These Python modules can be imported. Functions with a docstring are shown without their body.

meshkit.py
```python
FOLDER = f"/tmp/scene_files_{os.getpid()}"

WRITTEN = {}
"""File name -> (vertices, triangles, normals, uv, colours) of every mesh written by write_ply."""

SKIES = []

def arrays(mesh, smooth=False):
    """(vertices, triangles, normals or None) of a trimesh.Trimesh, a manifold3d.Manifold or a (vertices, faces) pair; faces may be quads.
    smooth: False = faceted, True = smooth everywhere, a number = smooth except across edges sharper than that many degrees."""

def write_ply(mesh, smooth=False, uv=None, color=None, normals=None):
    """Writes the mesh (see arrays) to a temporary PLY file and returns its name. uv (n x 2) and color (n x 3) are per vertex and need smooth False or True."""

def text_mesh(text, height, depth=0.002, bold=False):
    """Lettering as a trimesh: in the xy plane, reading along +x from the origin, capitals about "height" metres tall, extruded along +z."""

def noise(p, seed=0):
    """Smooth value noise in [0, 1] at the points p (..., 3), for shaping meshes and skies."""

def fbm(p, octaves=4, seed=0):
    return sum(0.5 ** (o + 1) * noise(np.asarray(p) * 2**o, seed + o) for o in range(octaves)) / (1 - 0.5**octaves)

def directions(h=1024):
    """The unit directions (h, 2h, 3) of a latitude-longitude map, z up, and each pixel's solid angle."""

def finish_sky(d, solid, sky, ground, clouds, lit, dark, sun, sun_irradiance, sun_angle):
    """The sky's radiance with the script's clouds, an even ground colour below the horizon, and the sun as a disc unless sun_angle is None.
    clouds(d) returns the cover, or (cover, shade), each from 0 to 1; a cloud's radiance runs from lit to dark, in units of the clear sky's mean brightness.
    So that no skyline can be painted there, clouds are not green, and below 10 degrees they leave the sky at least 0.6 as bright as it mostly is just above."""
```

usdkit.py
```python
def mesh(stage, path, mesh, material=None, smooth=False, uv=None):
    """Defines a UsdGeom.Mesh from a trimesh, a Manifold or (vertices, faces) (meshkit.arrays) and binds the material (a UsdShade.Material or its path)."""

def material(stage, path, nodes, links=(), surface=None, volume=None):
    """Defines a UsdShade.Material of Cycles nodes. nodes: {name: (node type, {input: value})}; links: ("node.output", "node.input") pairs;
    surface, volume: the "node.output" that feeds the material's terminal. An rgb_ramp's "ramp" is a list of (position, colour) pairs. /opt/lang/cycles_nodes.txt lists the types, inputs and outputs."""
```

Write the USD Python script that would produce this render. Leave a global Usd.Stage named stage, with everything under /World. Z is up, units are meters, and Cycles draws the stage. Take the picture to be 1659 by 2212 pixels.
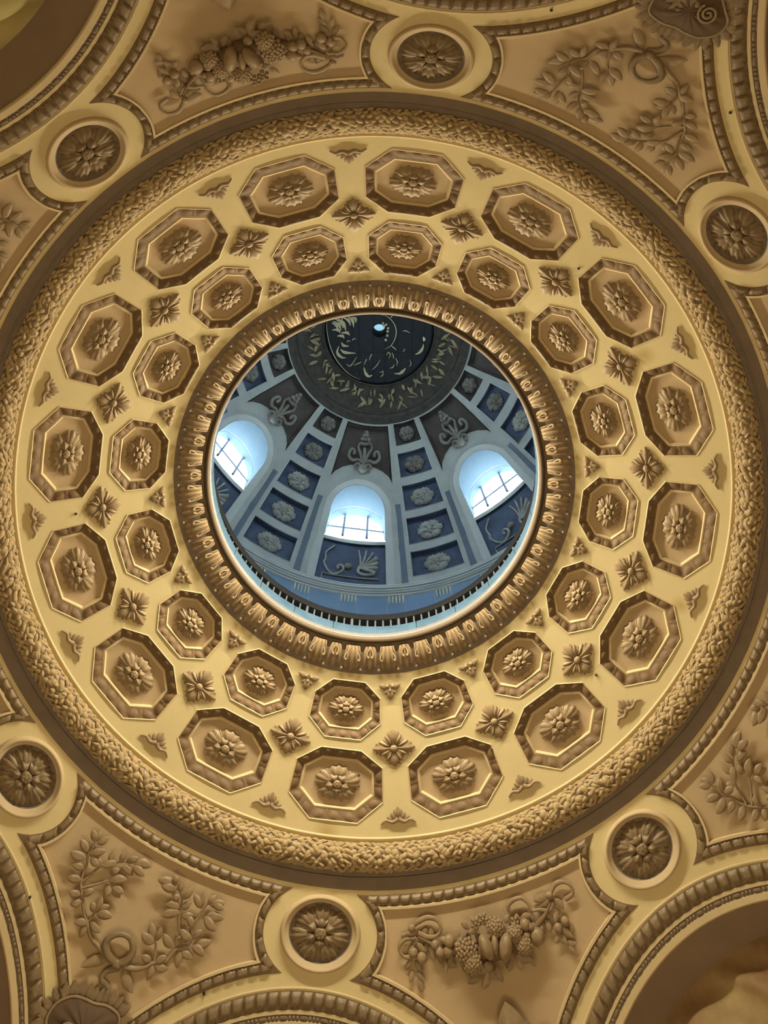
import math
import numpy as np
import trimesh
from shapely.geometry import Polygon, LineString, box
from shapely import affinity
from shapely.prepared import prep
import usdkit
from pxr import Usd, UsdGeom, UsdLux, UsdShade, Gf, Sdf, Vt

stage = Usd.Stage.CreateInMemory()
UsdGeom.SetStageUpAxis(stage, UsdGeom.Tokens.z)
UsdGeom.SetStageMetersPerUnit(stage, 1.0)
UsdGeom.Xform.Define(stage, '/World')
UsdGeom.Scope.Define(stage, '/World/Looks')
PI = math.pi
# Everything is measured in oculus radii (1 unit = U metres). Plans are drawn as seen from below
# (x to the right, y up the picture); MIR turns that view into the right-handed world.
U, EYE = 2.25, 1.6
MIR = np.diag([1.0, -1, 1, 1])

# ---------------------------------------------------------------- camera
RX, RY = -0.0627, -0.0022
R1 = np.array([[1, 0, 0], [0, math.cos(RX), -math.sin(RX)], [0, math.sin(RX), math.cos(RX)]])
R2 = np.array([[math.cos(RY), 0, math.sin(RY)], [0, 1, 0], [-math.sin(RY), 0, math.cos(RY)]])
B = (R1 @ R2) * np.array([1, -1, 1])
cam = UsdGeom.Camera.Define(stage, '/World/Camera')
cx, cy, cz = 0.0471 * U, -1.4928 * U, EYE
cam.AddTransformOp().Set(Gf.Matrix4d(*B[0], 0, *B[1], 0, *(-B[2]), 0, cx, cy, cz, 1))
cam.CreateHorizontalApertureAttr(36.0)
cam.CreateFocalLengthAttr(36.0 * 1600 / 1659)
cam.CreateVerticalApertureOffsetAttr(-36.0 * 506 / 1659)
cam.CreateExposureAttr(0.0)
cam.CreateClippingRangeAttr(Gf.Vec2f(0.05, 500))

# ---------------------------------------------------------------- daylight and room lamps
sky = UsdLux.DomeLight.Define(stage, '/World/sky_light')
sky.CreateColorAttr(Gf.Vec3f(0.62, 0.83, 1.0))
sky.CreateIntensityAttr(6.0)
WARM = (1.0, 0.915, 0.655)
COVE_POWER = 405.0                                 # radiance of the strip behind the oculus lip
for i in range(8):
    a = math.radians(22.5 + 45 * i)
    l = UsdLux.SphereLight.Define(stage, '/World/nave_lamp' + ('_%03d' % i if i else ''))
    l.AddTranslateOp().Set(Gf.Vec3d(2.2 * U * math.cos(a), 2.2 * U * math.sin(a), 0.5))
    l.CreateRadiusAttr(0.25)
    l.CreateColorAttr(Gf.Vec3f(*WARM))
    l.CreateIntensityAttr(37.0 * (1.0 + 0.5 * math.sin(a)))   # the side towards the foot of the picture burns brighter

# ---------------------------------------------------------------- materials
def mat(name, c, rough=0.7, var=0.12, scale=3.0, bump=0.0, bscale=30.0, spec=0.3, metal=0.0, c2=None):
    c = np.array(c, float)
    lo, hi = (c * (1 - var), np.minimum(c * (1 + var), 1)) if c2 is None else (np.array(c2, float), c)
    n = {'g': ('geometry', {}), 't': ('noise_texture', {'scale': scale, 'detail': 5.0, 'roughness': 0.6}),
         'r': ('rgb_ramp', {'ramp': [(0.25, lo), (0.75, hi)]}),
         'p': ('principled_bsdf', {'roughness': rough, 'specular_ior_level': spec, 'metallic': metal})}
    k = [('g.position', 't.vector'), ('t.fac', 'r.fac'), ('r.color', 'p.base_color')]
    if bump:
        n['t2'] = ('noise_texture', {'scale': bscale, 'detail': 4.0})
        n['b'] = ('bump', {'strength': bump, 'distance': 0.02})
        k += [('g.position', 't2.vector'), ('t2.fac', 'b.height'), ('b.normal', 'p.normal')]
    return usdkit.material(stage, '/World/Looks/' + name, n, k, surface='p.BSDF')

M_PLASTER = mat('ochre_plaster', (0.72, 0.585, 0.325), 0.8, 0.07, 0.9, 0.05, 60)
def stained(m, spots):
    src = UsdShade.Shader.Get(stage, m.GetPath().AppendChild('r')).CreateOutput('color', Sdf.ValueTypeNames.Token)
    g = UsdShade.Shader.Get(stage, m.GetPath().AppendChild('g')).CreateOutput('position', Sdf.ValueTypeNames.Token)
    T = Sdf.ValueTypeNames
    for i, (x, y, z, r) in enumerate(spots):
        mp, gr, mx = (UsdShade.Shader.Define(stage, m.GetPath().AppendChild('%s%d' % (n, i))) for n in ('map', 'grad', 'mixed'))
        mp.CreateIdAttr('cycles_mapping'); gr.CreateIdAttr('cycles_gradient_texture'); mx.CreateIdAttr('cycles_mix')
        mp.CreateInput('mapping_type', T.Token).Set('point')
        mp.CreateInput('location', T.Float3).Set(Gf.Vec3f(-x / r, -y / r, -z / r))
        mp.CreateInput('scale', T.Float3).Set(Gf.Vec3f(1 / r, 1 / r, 1 / r))
        mp.CreateInput('vector', T.Float3).ConnectToSource(g)
        gr.CreateInput('gradient_type', T.Token).Set('spherical')
        gr.CreateInput('vector', T.Float3).ConnectToSource(mp.CreateOutput('vector', T.Token))
        mx.CreateInput('mix_type', T.Token).Set('mix')
        mx.CreateInput('fac', T.Float).ConnectToSource(gr.CreateOutput('fac', T.Token))
        mx.CreateInput('color1', T.Float3).ConnectToSource(src)
        mx.CreateInput('color2', T.Float3).Set(Gf.Vec3f(0.52, 0.37, 0.15))
        src = mx.CreateOutput('color', T.Token)
    UsdShade.Shader.Get(stage, m.GetPath().AppendChild('p')).GetInput('base_color').ConnectToSource(src)

STAINS = []
for r_, a_, q_ in ((1.732, 26.95, 0.07), (1.878, 339.6, 0.06), (1.30, 300.0, 0.05), (2.0, 262.0, 0.09)):
    x_, y_ = r_ * math.cos(math.radians(a_)), r_ * math.sin(math.radians(a_))
    STAINS.append((x_ * U, -y_ * U, (4.4059 - math.sqrt(4.8 ** 2 - 1) + math.sqrt(4.8 ** 2 - r_ * r_)) * U + EYE, q_ * U))
stained(M_PLASTER, STAINS)
M_FIELD = mat('tan_field', (0.53, 0.385, 0.235), 0.8, 0.08, 1.2, 0.05, 50)
M_FILLET = mat('cream_fillet', (0.66, 0.52, 0.31), 0.7, 0.05)
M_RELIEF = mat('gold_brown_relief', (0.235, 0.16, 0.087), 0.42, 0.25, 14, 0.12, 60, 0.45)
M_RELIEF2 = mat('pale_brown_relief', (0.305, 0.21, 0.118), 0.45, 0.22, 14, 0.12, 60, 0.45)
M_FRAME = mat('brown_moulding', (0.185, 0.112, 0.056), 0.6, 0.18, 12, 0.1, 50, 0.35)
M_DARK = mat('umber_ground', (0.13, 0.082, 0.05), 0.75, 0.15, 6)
M_FOLIAGE = mat('golden_foliage', (0.43, 0.305, 0.16), 0.55, 0.25, 14, 0.12, 60, 0.35)
M_TAN = mat('tan_ring', (0.58, 0.44, 0.27), 0.7, 0.06)
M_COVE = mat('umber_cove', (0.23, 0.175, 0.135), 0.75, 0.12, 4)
M_ROLL = mat('bronzed_roll', (0.085, 0.052, 0.026), 0.6, 0.1, 8, 0, 30, 0.5)
M_SOFFIT = mat('brown_soffit', (0.27, 0.19, 0.135), 0.8, 0.12, 2)
M_HOOK = mat('dark_iron', (0.05, 0.03, 0.02), 0.6)
M_STONE = mat('grey_stone', (0.58, 0.555, 0.47), 0.8, 0.12, 2.0, 0.08, 25)
M_STONE2 = mat('pale_stone', (0.70, 0.67, 0.57), 0.8, 0.08, 2.0, 0.05, 25)
M_GROOVE = mat('slate_groove', (0.20, 0.22, 0.25), 0.8, 0.12, 2.0)
M_PANEL = mat('dusky_panel', (0.115, 0.135, 0.185), 0.8, 0.3, 2.5)
M_PANEL0 = mat('brown_panel', (0.115, 0.095, 0.085), 0.8, 0.3, 2.5)
M_KEY = mat('umber_panel', (0.15, 0.115, 0.09), 0.8, 0.25, 2.0)
M_DUSTY = mat('dusty_relief', (0.30, 0.26, 0.20), 0.6, 0.25, 6)
M_DRUM = mat('blue_grey_plaster', (0.27, 0.36, 0.47), 0.8, 0.14, 0.8)
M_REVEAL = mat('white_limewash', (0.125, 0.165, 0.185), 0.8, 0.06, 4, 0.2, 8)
M_MULL = mat('grey_glazing_bar', (0.45, 0.48, 0.58), 0.5)
M_MARBLE = mat('veined_blue_marble', (0.06, 0.105, 0.16), 0.6, 0.0, 5, 0, 30, 0.2, 0.0, (0.035, 0.065, 0.10))
M_BAR = mat('grey_painted_bar', (0.13, 0.15, 0.17), 0.5)
M_BLACK = mat('black_cloth', (0.012, 0.012, 0.014), 0.9)
M_BOARD = mat('blackened_board', (0.036, 0.034, 0.033), 0.7, 0.2, 5)
M_GILT = mat('dull_gilding', (0.72, 0.57, 0.30), 0.5, 0.15, 10, 0, 30, 0.5)
M_WORN = mat('worn_gilding', (0.44, 0.34, 0.17), 0.6, 0.5, 7)
M_RIM = mat('umber_rim', (0.085, 0.068, 0.05), 0.75, 0.45, 5, 0.2, 12)
M_WALL = mat('shaded_plaster', (0.55, 0.44, 0.26), 0.9)
M_DUSTY2 = mat('chalky_relief', (0.50, 0.46, 0.36), 0.7, 0.3, 6)
M_FLUTE = mat('cream_flute', (0.88, 0.78, 0.52), 0.7)
M_CLOTH1 = mat('olive_drapery', (0.60, 0.49, 0.22), 0.8, 0.3, 1.0, 0, 30, 0.2, 0.0, (0.34, 0.29, 0.12))
M_CLOTH2 = mat('russet_drapery', (0.46, 0.36, 0.17), 0.8, 0.3, 1.7, 0, 30, 0.2, 0.0, (0.24, 0.11, 0.06))
M_EMIT = [usdkit.material(stage, '/World/Looks/warm_lamp_%d' % i, {'e': ('emission', {'color': WARM, 'strength': COVE_POWER * p})}, [], surface='e.emission') for i, p in enumerate((0.62, 0.82, 1.0, 1.18, 1.36))]
M_GLASS = usdkit.material(stage, '/World/Looks/window_glass', {
    't': ('transparent_bsdf', {'color': (0.95, 0.97, 1.0)}), 'q': ('glossy_bsdf', {'roughness': 0.05}), 'f': ('fresnel', {'IOR': 1.45}), 'm': ('mix_closure', {})},
    [('f.fac', 'm.fac'), ('t.BSDF', 'm.closure1'), ('q.BSDF', 'm.closure2')], surface='m.closure')
M_DUSTGLASS = usdkit.material(stage, '/World/Looks/dusty_glass', {
    't': ('translucent_bsdf', {'color': (0.05, 0.065, 0.07)}), 'd': ('diffuse_bsdf', {'color': (0.3, 0.35, 0.37)}), 'm': ('mix_closure', {'fac': 0.3})},
    [('t.BSDF', 'm.closure1'), ('d.BSDF', 'm.closure2')], surface='m.closure')

# ---------------------------------------------------------------- names, things, parts
used = {}
def numbered(parent, name):
    k = (parent, name)
    n = used.get(k, 0)
    used[k] = n + 1
    return name if n == 0 else '%s_%03d' % (name, n)

def tag(p, label=None, cat=None, group=None, kind=None):
    for k, v in (('label', label), ('category', cat), ('group', group), ('kind', kind)):
        if v:
            p.SetCustomDataByKey(k, v)
    return p

class Thing:
    def __init__(self, path, M):
        self.path, self.M, self.inv = path, M, np.linalg.inv(M)

def true_matrix(M):
    T = MIR @ M @ MIR
    T = T.copy()
    T[:3, 3] = T[:3, 3] * U + np.array([0, 0, EYE])
    return Gf.Matrix4d(*[float(v) for v in T.T.ravel()])

def thing(name, label, cat, M=None, group=None, kind=None):
    M = np.eye(4) if M is None else M
    path = '/World/' + numbered('/World', name)
    x = UsdGeom.Xform.Define(stage, path)
    x.AddTransformOp().Set(true_matrix(M))
    tag(x.GetPrim(), label, cat, group, kind)
    return Thing(path, M)

def dup(src, M, label, group=None):
    name = src.path.split('/')[-1]
    base = name[:-4] if name[-4:-3] == '_' and name[-3:].isdigit() else name
    path = '/World/' + numbered('/World', base)
    p = stage.DefinePrim(path, 'Xform')
    p.GetReferences().AddInternalReference(src.path)
    x = UsdGeom.Xformable(p)
    x.ClearXformOpOrder()
    x.MakeMatrixXform().Set(true_matrix(M))
    p.SetInstanceable(True)
    was = stage.GetPrimAtPath(src.path).GetCustomData()
    tag(p, label, was.get('category'), group or was.get('group'), was.get('kind'))
    return Thing(path, M)

def part(t, name, vf, m, smooth=True, under=None, label=None, kind=None, local=False):
    """A mesh under thing t (or under one of its parts). vf is in drawing space, or in t's own frame with local=True."""
    v, f = np.asarray(vf[0], float), np.asarray(vf[1], int)
    if f.shape[1] == 4:
        f = np.vstack([f[:, [0, 1, 2]], f[:, [0, 2, 3]]])
    if not local:
        v = v @ t.inv[:3, :3].T + t.inv[:3, 3]
    v = v * np.array([1, -1, 1]) * U
    par = under or t.path
    path = par + '/' + numbered(par, name)
    g = usdkit.mesh(stage, path, (v, f[:, ::-1]), m, smooth=smooth)
    tag(g.GetPrim(), label, None, None, kind)
    return path

def solo(name, label, cat, vf, m, smooth=True, kind=None, group=None):
    v, f = np.asarray(vf[0], float), np.asarray(vf[1], int)
    if f.shape[1] == 4:
        f = np.vstack([f[:, [0, 1, 2]], f[:, [0, 2, 3]]])
    v = v * np.array([1, -1, 1]) * U + np.array([0, 0, EYE])
    path = '/World/' + numbered('/World', name)
    g = usdkit.mesh(stage, path, (v, f[:, ::-1]), m, smooth=smooth)
    tag(g.GetPrim(), label, cat, group, kind)
    return path

ORD = ['zeroth', 'first', 'second', 'third', 'fourth', 'fifth', 'sixth', 'seventh', 'eighth', 'ninth', 'tenth', 'eleventh', 'twelfth', 'thirteenth', 'fourteenth', 'fifteenth', 'sixteenth']

# ---------------------------------------------------------------- surfaces
S, ZO, A0 = 4.8, 4.4059, 82.9
ZS = ZO - math.sqrt(S * S - 1)
RU, ZC = 3.017, 8.0

def sph(x, y, h=0.0):
    """Plan point on the lower dome, raised h towards the viewer."""
    x, y = np.asarray(x, float), np.asarray(y, float)
    z = np.sqrt(np.maximum(S * S - x * x - y * y, 0.01))
    k = (S - h) / S
    return np.stack([x * k, y * k, ZS + z * k], -1)

def pol(r, deg, h=0.0):
    a = np.radians(deg)
    return sph(r * np.cos(a), r * np.sin(a), h)

def frame(r, deg, h=0.0):
    """Local frame on the lower dome: x along the ring, y outwards, z towards the viewer."""
    t, a = math.radians(deg), math.asin(r / S)
    n = -np.array([math.sin(a) * math.cos(t), math.sin(a) * math.sin(t), math.cos(a)])
    M = np.eye(4)
    M[:3, 0] = -math.sin(t), math.cos(t), 0
    M[:3, 1] = math.cos(t) * math.cos(a), math.sin(t) * math.cos(a), -math.sin(a)
    M[:3, 2] = n
    M[:3, 3] = np.array([r * math.cos(t), r * math.sin(t), ZS + S * math.cos(a)]) + n * h
    return M

def frame_up(az, el, h=0.0):
    t, e = math.radians(az), math.radians(el)
    o = np.array([math.cos(e) * math.cos(t), math.cos(e) * math.sin(t), math.sin(e)])
    M = np.eye(4)
    M[:3, 0] = -math.sin(t), math.cos(t), 0
    M[:3, 1] = math.sin(e) * math.cos(t), math.sin(e) * math.sin(t), -math.cos(e)
    M[:3, 2] = -o
    M[:3, 3] = o * (RU - h) + np.array([0, 0, ZC])
    return M

def upp(az, el, h=0.0):
    a, e = np.radians(az), np.radians(el)
    R = RU - np.asarray(h, float)
    return np.stack([R * np.cos(e) * np.cos(a), R * np.cos(e) * np.sin(a), ZC + R * np.sin(e)], -1)

def rotz(deg):
    a = math.radians(deg)
    M = np.eye(4)
    M[0, 0] = M[1, 1] = math.cos(a)
    M[0, 1], M[1, 0] = -math.sin(a), math.sin(a)
    return M

def bend(v, R=S):
    v = np.array(v, float)
    v[:, 2] += (v[:, 0] ** 2 + v[:, 1] ** 2) / (2 * R)
    return v

# ---------------------------------------------------------------- mesh makers (all return (vertices, faces))
def join(*ms):
    vs, fs, n = [], [], 0
    for v, f in ms:
        v, f = np.asarray(v, float), np.asarray(f, int)
        if f.shape[1] == 4:
            f = np.vstack([f[:, [0, 1, 2]], f[:, [0, 2, 3]]])
        vs.append(v)
        fs.append(f + n)
        n += len(v)
    return np.vstack(vs), np.vstack(fs)

def gridf(nu, nv, closed=False):
    i, j = np.meshgrid(np.arange(nu - (0 if closed else 1)), np.arange(nv - 1), indexing='ij')
    i2 = (i + 1) % nu
    q = np.stack([i * nv + j, i2 * nv + j, i2 * nv + j + 1, i * nv + j + 1], -1).reshape(-1, 4)
    return np.vstack([q[:, [0, 1, 2]], q[:, [0, 2, 3]]])

def surf(P, closed=False):
    """P: (nu, nv, 3) grid of points."""
    return P.reshape(-1, 3), gridf(P.shape[0], P.shape[1], closed)

def band(curves, closed=True):
    """Loft through curves of equal length."""
    return surf(np.stack(curves, 1), closed)

def ringband(prof, n=256, fn=pol):
    t = np.arange(n) * 360.0 / n
    return band([fn(np.full(n, r), t, np.full(n, h)) for r, h in prof])

def lathe(prof, n=192):
    t = np.arange(n) * 2 * PI / n
    return band([np.stack([r * np.cos(t), r * np.sin(t), np.full(n, z)], 1) for r, z in prof])

def tube(path, rad, sides=6, flat=1.0, up=(0, 0, 1)):
    p = np.asarray(path, float)
    rad = np.broadcast_to(np.asarray(rad, float), (len(p),))
    d = np.gradient(p, axis=0)
    d /= np.linalg.norm(d, axis=1, keepdims=True) + 1e-12
    a = np.cross(d, np.asarray(up, float))
    a /= np.linalg.norm(a, axis=1, keepdims=True) + 1e-9
    b = np.cross(a, d)
    t = np.arange(sides) * 2 * PI / sides
    P = p[:, None] + rad[:, None, None] * (np.cos(t)[None, :, None] * a[:, None] + flat * np.sin(t)[None, :, None] * b[:, None])
    v, f = surf(np.concatenate([P, P[:, :1]], 1))
    ends = []
    for k in (0, len(p) - 1):
        ends.append((np.vstack([P[k], p[k]]), np.array([[i, (i + 1) % sides, sides] for i in range(sides)])))
    return join((v, f), *ends)

def curve(pts, n=24):
    """Smooth curve through points (Catmull-Rom)."""
    p = np.asarray(pts, float)
    if len(p) < 3:
        return p[0] + (p[-1] - p[0]) * np.linspace(0, 1, n)[:, None]
    q = np.vstack([2 * p[0] - p[1], p, 2 * p[-1] - p[-2]])
    u = np.linspace(0, len(p) - 1 - 1e-9, n)
    i = u.astype(int)
    t = (u - i)[:, None]
    a, b, c, d = q[i], q[i + 1], q[i + 2], q[i + 3]
    return 0.5 * (2 * b + (c - a) * t + (2 * a - 5 * b + 4 * c - d) * t ** 2 + (3 * b - a - 3 * c + d) * t ** 3)

ICO = {k: trimesh.creation.icosphere(k) for k in (1, 2)}
def blob(c, r, k=1):
    m = ICO[k]
    return np.array(m.vertices) * np.broadcast_to(r, 3) + np.asarray(c, float), np.array(m.faces)

def sheet(poly, fn, cell, cell2=None):
    """Dices a plan polygon into cells, triangulates them and lays them on a surface."""
    cell2 = cell2 or cell
    V, F, n = [], [], 0
    geoms = getattr(poly, 'geoms', [poly])
    for g in geoms:
        x0, y0, x1, y1 = g.bounds
        pg = prep(g)
        for i in range(math.floor(x0 / cell), math.ceil(x1 / cell)):
            for j in range(math.floor(y0 / cell2), math.ceil(y1 / cell2)):
                c = box(i * cell, j * cell2, (i + 1) * cell, (j + 1) * cell2)
                if not pg.intersects(c):
                    continue
                if pg.contains(c):
                    v = np.array([[i * cell, j * cell2], [(i + 1) * cell, j * cell2], [(i + 1) * cell, (j + 1) * cell2], [i * cell, (j + 1) * cell2]])
                    V.append(v)
                    F.append(np.array([[0, 1, 2], [0, 2, 3]]) + n)
                    n += 4
                    continue
                q = g.intersection(c)
                for w in getattr(q, 'geoms', [q]):
                    if w.geom_type != 'Polygon' or w.area < 1e-9:
                        continue
                    v, f = trimesh.creation.triangulate_polygon(w, engine='earcut')
                    V.append(v)
                    F.append(f + n)
                    n += len(v)
    V, F = np.vstack(V), np.vstack(F)
    _, first, inv = np.unique(np.round(V / 1e-6).astype(np.int64), axis=0, return_index=True, return_inverse=True)
    V, F = V[first], inv.reshape(-1)[F]
    F = F[(F[:, 0] != F[:, 1]) & (F[:, 1] != F[:, 2]) & (F[:, 0] != F[:, 2])]
    return fn(V), F

def leaf(b, t, w, z=0.0, bulge=0.3, lift=0.0, ns=6, nt=4, fold=0.5, curl=0.0):
    """A pointed leaf from b to t (2-D), width w, closed underneath; z is the height of its rim."""
    b, t = np.asarray(b, float), np.asarray(t, float)
    L = np.linalg.norm(t - b)
    d = (t - b) / L
    e = np.array([-d[1], d[0]])
    s, u = np.linspace(0, 1, ns + 1), np.linspace(-1, 1, nt + 1)
    sh = s ** 0.7 * (1 - s) ** 0.85
    sh = sh / sh.max() * 0.5 * w
    sh[0], sh[-1] = 0.06 * w, 0.0
    ss, uu = np.meshgrid(s, u, indexing='ij')
    xy = b + (ss * L)[..., None] * d + (uu * sh[:, None])[..., None] * e + (np.sin(PI * ss) * curl * L)[..., None] * e
    hh = bulge * w * np.sin(PI * np.clip(ss, 0, 1)) * ((1 - uu ** 2) - fold * (1 - np.abs(uu)))
    top = np.concatenate([xy, (z + lift * ss + hh)[..., None]], -1)
    bot = np.concatenate([xy, (z + lift * ss - 0.12 * w * np.sin(PI * ss) * (1 - uu ** 2))[..., None]], -1)
    a, c = surf(top), surf(bot)
    return join(a, (c[0], c[1][:, ::-1]))

def petal(r0, r1, half, H, base=0.0, lobes=3, ns=7, nt=8, tip=0.35, rib=0.1, skew=0.0):
    """A carved petal in polar form round the origin, pointing along +y: from radius r0 to r1, half-angle half (rad)."""
    s, u = np.linspace(0, 1, ns + 1), np.linspace(-1, 1, nt + 1)
    ss, uu = np.meshgrid(s, u, indexing='ij')
    wid = half * (0.55 + 0.45 * np.sin(PI * 0.62 * ss ** 0.8))
    ang = uu * wid + skew * ss
    rr = r0 + (r1 - r0) * ss * (1 - 0.16 * uu ** 2) + (r1 - r0) * 0.075 * np.cos(lobes * PI * uu) * ss ** 2
    zz = H * (np.sin(PI * (0.12 + 0.80 * ss)) * (1 - tip * 0.2) * (1 - 0.45 * uu ** 2) + rib * np.cos(lobes * PI * uu) * (0.3 + 0.7 * ss))
    zz = np.where(ss > 0.999, zz * 0.6, zz)
    P = np.stack([rr * np.sin(ang), rr * np.cos(ang), base + zz], -1)
    edge = np.vstack([P[:, 0], P[-1, 1:-1], P[::-1, -1]])
    low = edge.copy()
    low[:, 2] = base - 0.02 * abs(H)
    sk = band([edge, low], False)
    return join(surf(P), sk)

def turned(vf, deg):
    a = math.radians(deg)
    R = np.array([[math.cos(a), -math.sin(a), 0], [math.sin(a), math.cos(a), 0], [0, 0, 1]])
    return vf[0] @ R.T, vf[1]

def scaled(vf, sx, sy, sz, dx=0.0, dy=0.0, dz=0.0, R=None):
    v = np.asarray(vf[0]) * np.array([sx, sy, sz]) + np.array([dx, dy, dz])
    return (bend(v, R) if R else v), vf[1]

def rosette_parts(n_out=5, n_in=5, seed=0):
    """Unit rosette (radius 1, height about 1): list of (name, mesh)."""
    out = [('rosette_core', blob((0, 0, 0), (0.66, 0.66, 0.40), 2))]
    for k in range(n_out):
        out.append(('outer_petal', turned(petal(0.20, 1.0, 0.56 * 2 * PI / n_out, 0.66, 0.04, 4, 8, 12, rib=0.13), 360 / n_out * (k + 0.5))))
    for k in range(n_out):
        out.append(('lower_petal', turned(petal(0.30, 0.88, 0.34 * 2 * PI / n_out, 0.36, 0.02, 2, 6, 6), 360 / n_out * k)))
    for k in range(n_in):
        out.append(('inner_petal', turned(petal(0.16, 0.55, 0.46 * 2 * PI / n_in, 0.62, 0.34, 2, 6, 8, rib=0.12), 360 / n_in * k)))
    bs = [blob((0, 0, 0.62), (0.22, 0.22, 0.36), 2)]
    for k in range(8):
        a = 2 * PI * k / 7
        rr = 0.0 if k == 7 else 0.12
        bs.append(blob((rr * math.cos(a), rr * math.sin(a), 0.91 if k < 7 else 0.98), (0.05, 0.05, 0.045)))
    out.append(('boss', join(*bs)))
    return out

def add_rosette(t, sx, sy, sz, dz, m, R, n_out=5, n_in=5, name='rosette', dx=0, dy=0, spin=0, local=True):
    ps = rosette_parts(n_out, n_in)
    core = None
    for nm, vf in ps:
        vf = scaled(turned(vf, spin), sx, sy, sz, dx, dy, dz, R)
        if core is None:
            core = part(t, name, vf, m, local=local)
        else:
            part(t, nm, vf, m, under=core, local=local)
    return core

def offset_poly(p, d):
    return np.array(Polygon(p).buffer(-d, join_style=2, mitre_limit=10).exterior.coords)[:-1]

def match(ref, q):
    """Roll/flip polygon q so that its vertices pair with ref's."""
    if Polygon(ref).exterior.is_ccw != Polygon(q).exterior.is_ccw:
        q = q[::-1]
    k = np.argmin([np.sum((np.roll(q, -i, 0) - ref) ** 2) for i in range(len(q))])
    return np.roll(q, -k, 0)

def flat3(p, z):
    return np.concatenate([np.asarray(p, float), np.full((len(p), 1), z)], 1)

# ---------------------------------------------------------------- plan of the ceiling
OCT1 = np.array([(0.14, 0.178), (-0.14, 0.178), (-0.275, 0.06), (-0.252, -0.108), (-0.118, -0.182), (0.118, -0.182), (0.252, -0.108), (0.275, 0.06)])
OCT2 = np.array([(0.108, 0.150), (-0.108, 0.150), (-0.212, 0.054), (-0.196, -0.080), (-0.096, -0.158), (0.096, -0.158), (0.196, -0.080), (0.212, 0.054)])
RC1, RC2, RMED = 1.775, 1.402, 2.402

def to_plan(pts, M):
    v = bend(flat3(pts, 0)) @ M[:3, :3].T + M[:3, 3]
    return v[:, :2]

def oval(a, b, n=48):
    t = np.arange(n) * 2 * PI / n
    return np.stack([a * np.cos(t), b * np.sin(t)], 1)

def circle(cx, cy, r, n=240):
    t = np.arange(n) * 2 * PI / n
    return Polygon(np.stack([cx + r * np.cos(t), cy + r * np.sin(t)], 1))

def axis_pt(r, deg):
    return r * math.cos(math.radians(deg)), r * math.sin(math.radians(deg))

def panel_poly(k):
    """Concave-sided panel between medallions k and k+1."""
    a = A0 + 22.5 + 45 * k
    p = Polygon([axis_pt(r, a + d) for r, d in ((0, 0), (3.6, -22.5), (3.9, 0), (3.6, 22.5))])
    p = p.difference(circle(0, 0, 2.245, 720))
    for d in (-22.5, 22.5):
        p = p.difference(Polygon(to_plan(oval(0.315, 0.225, 96), frame(RMED, a + d))))
        p = p.difference(circle(*axis_pt(4.8, a + d), 2.25, 720))
    g = max(getattr(p, 'geoms', [p]), key=lambda q: q.area)
    return g

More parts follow.
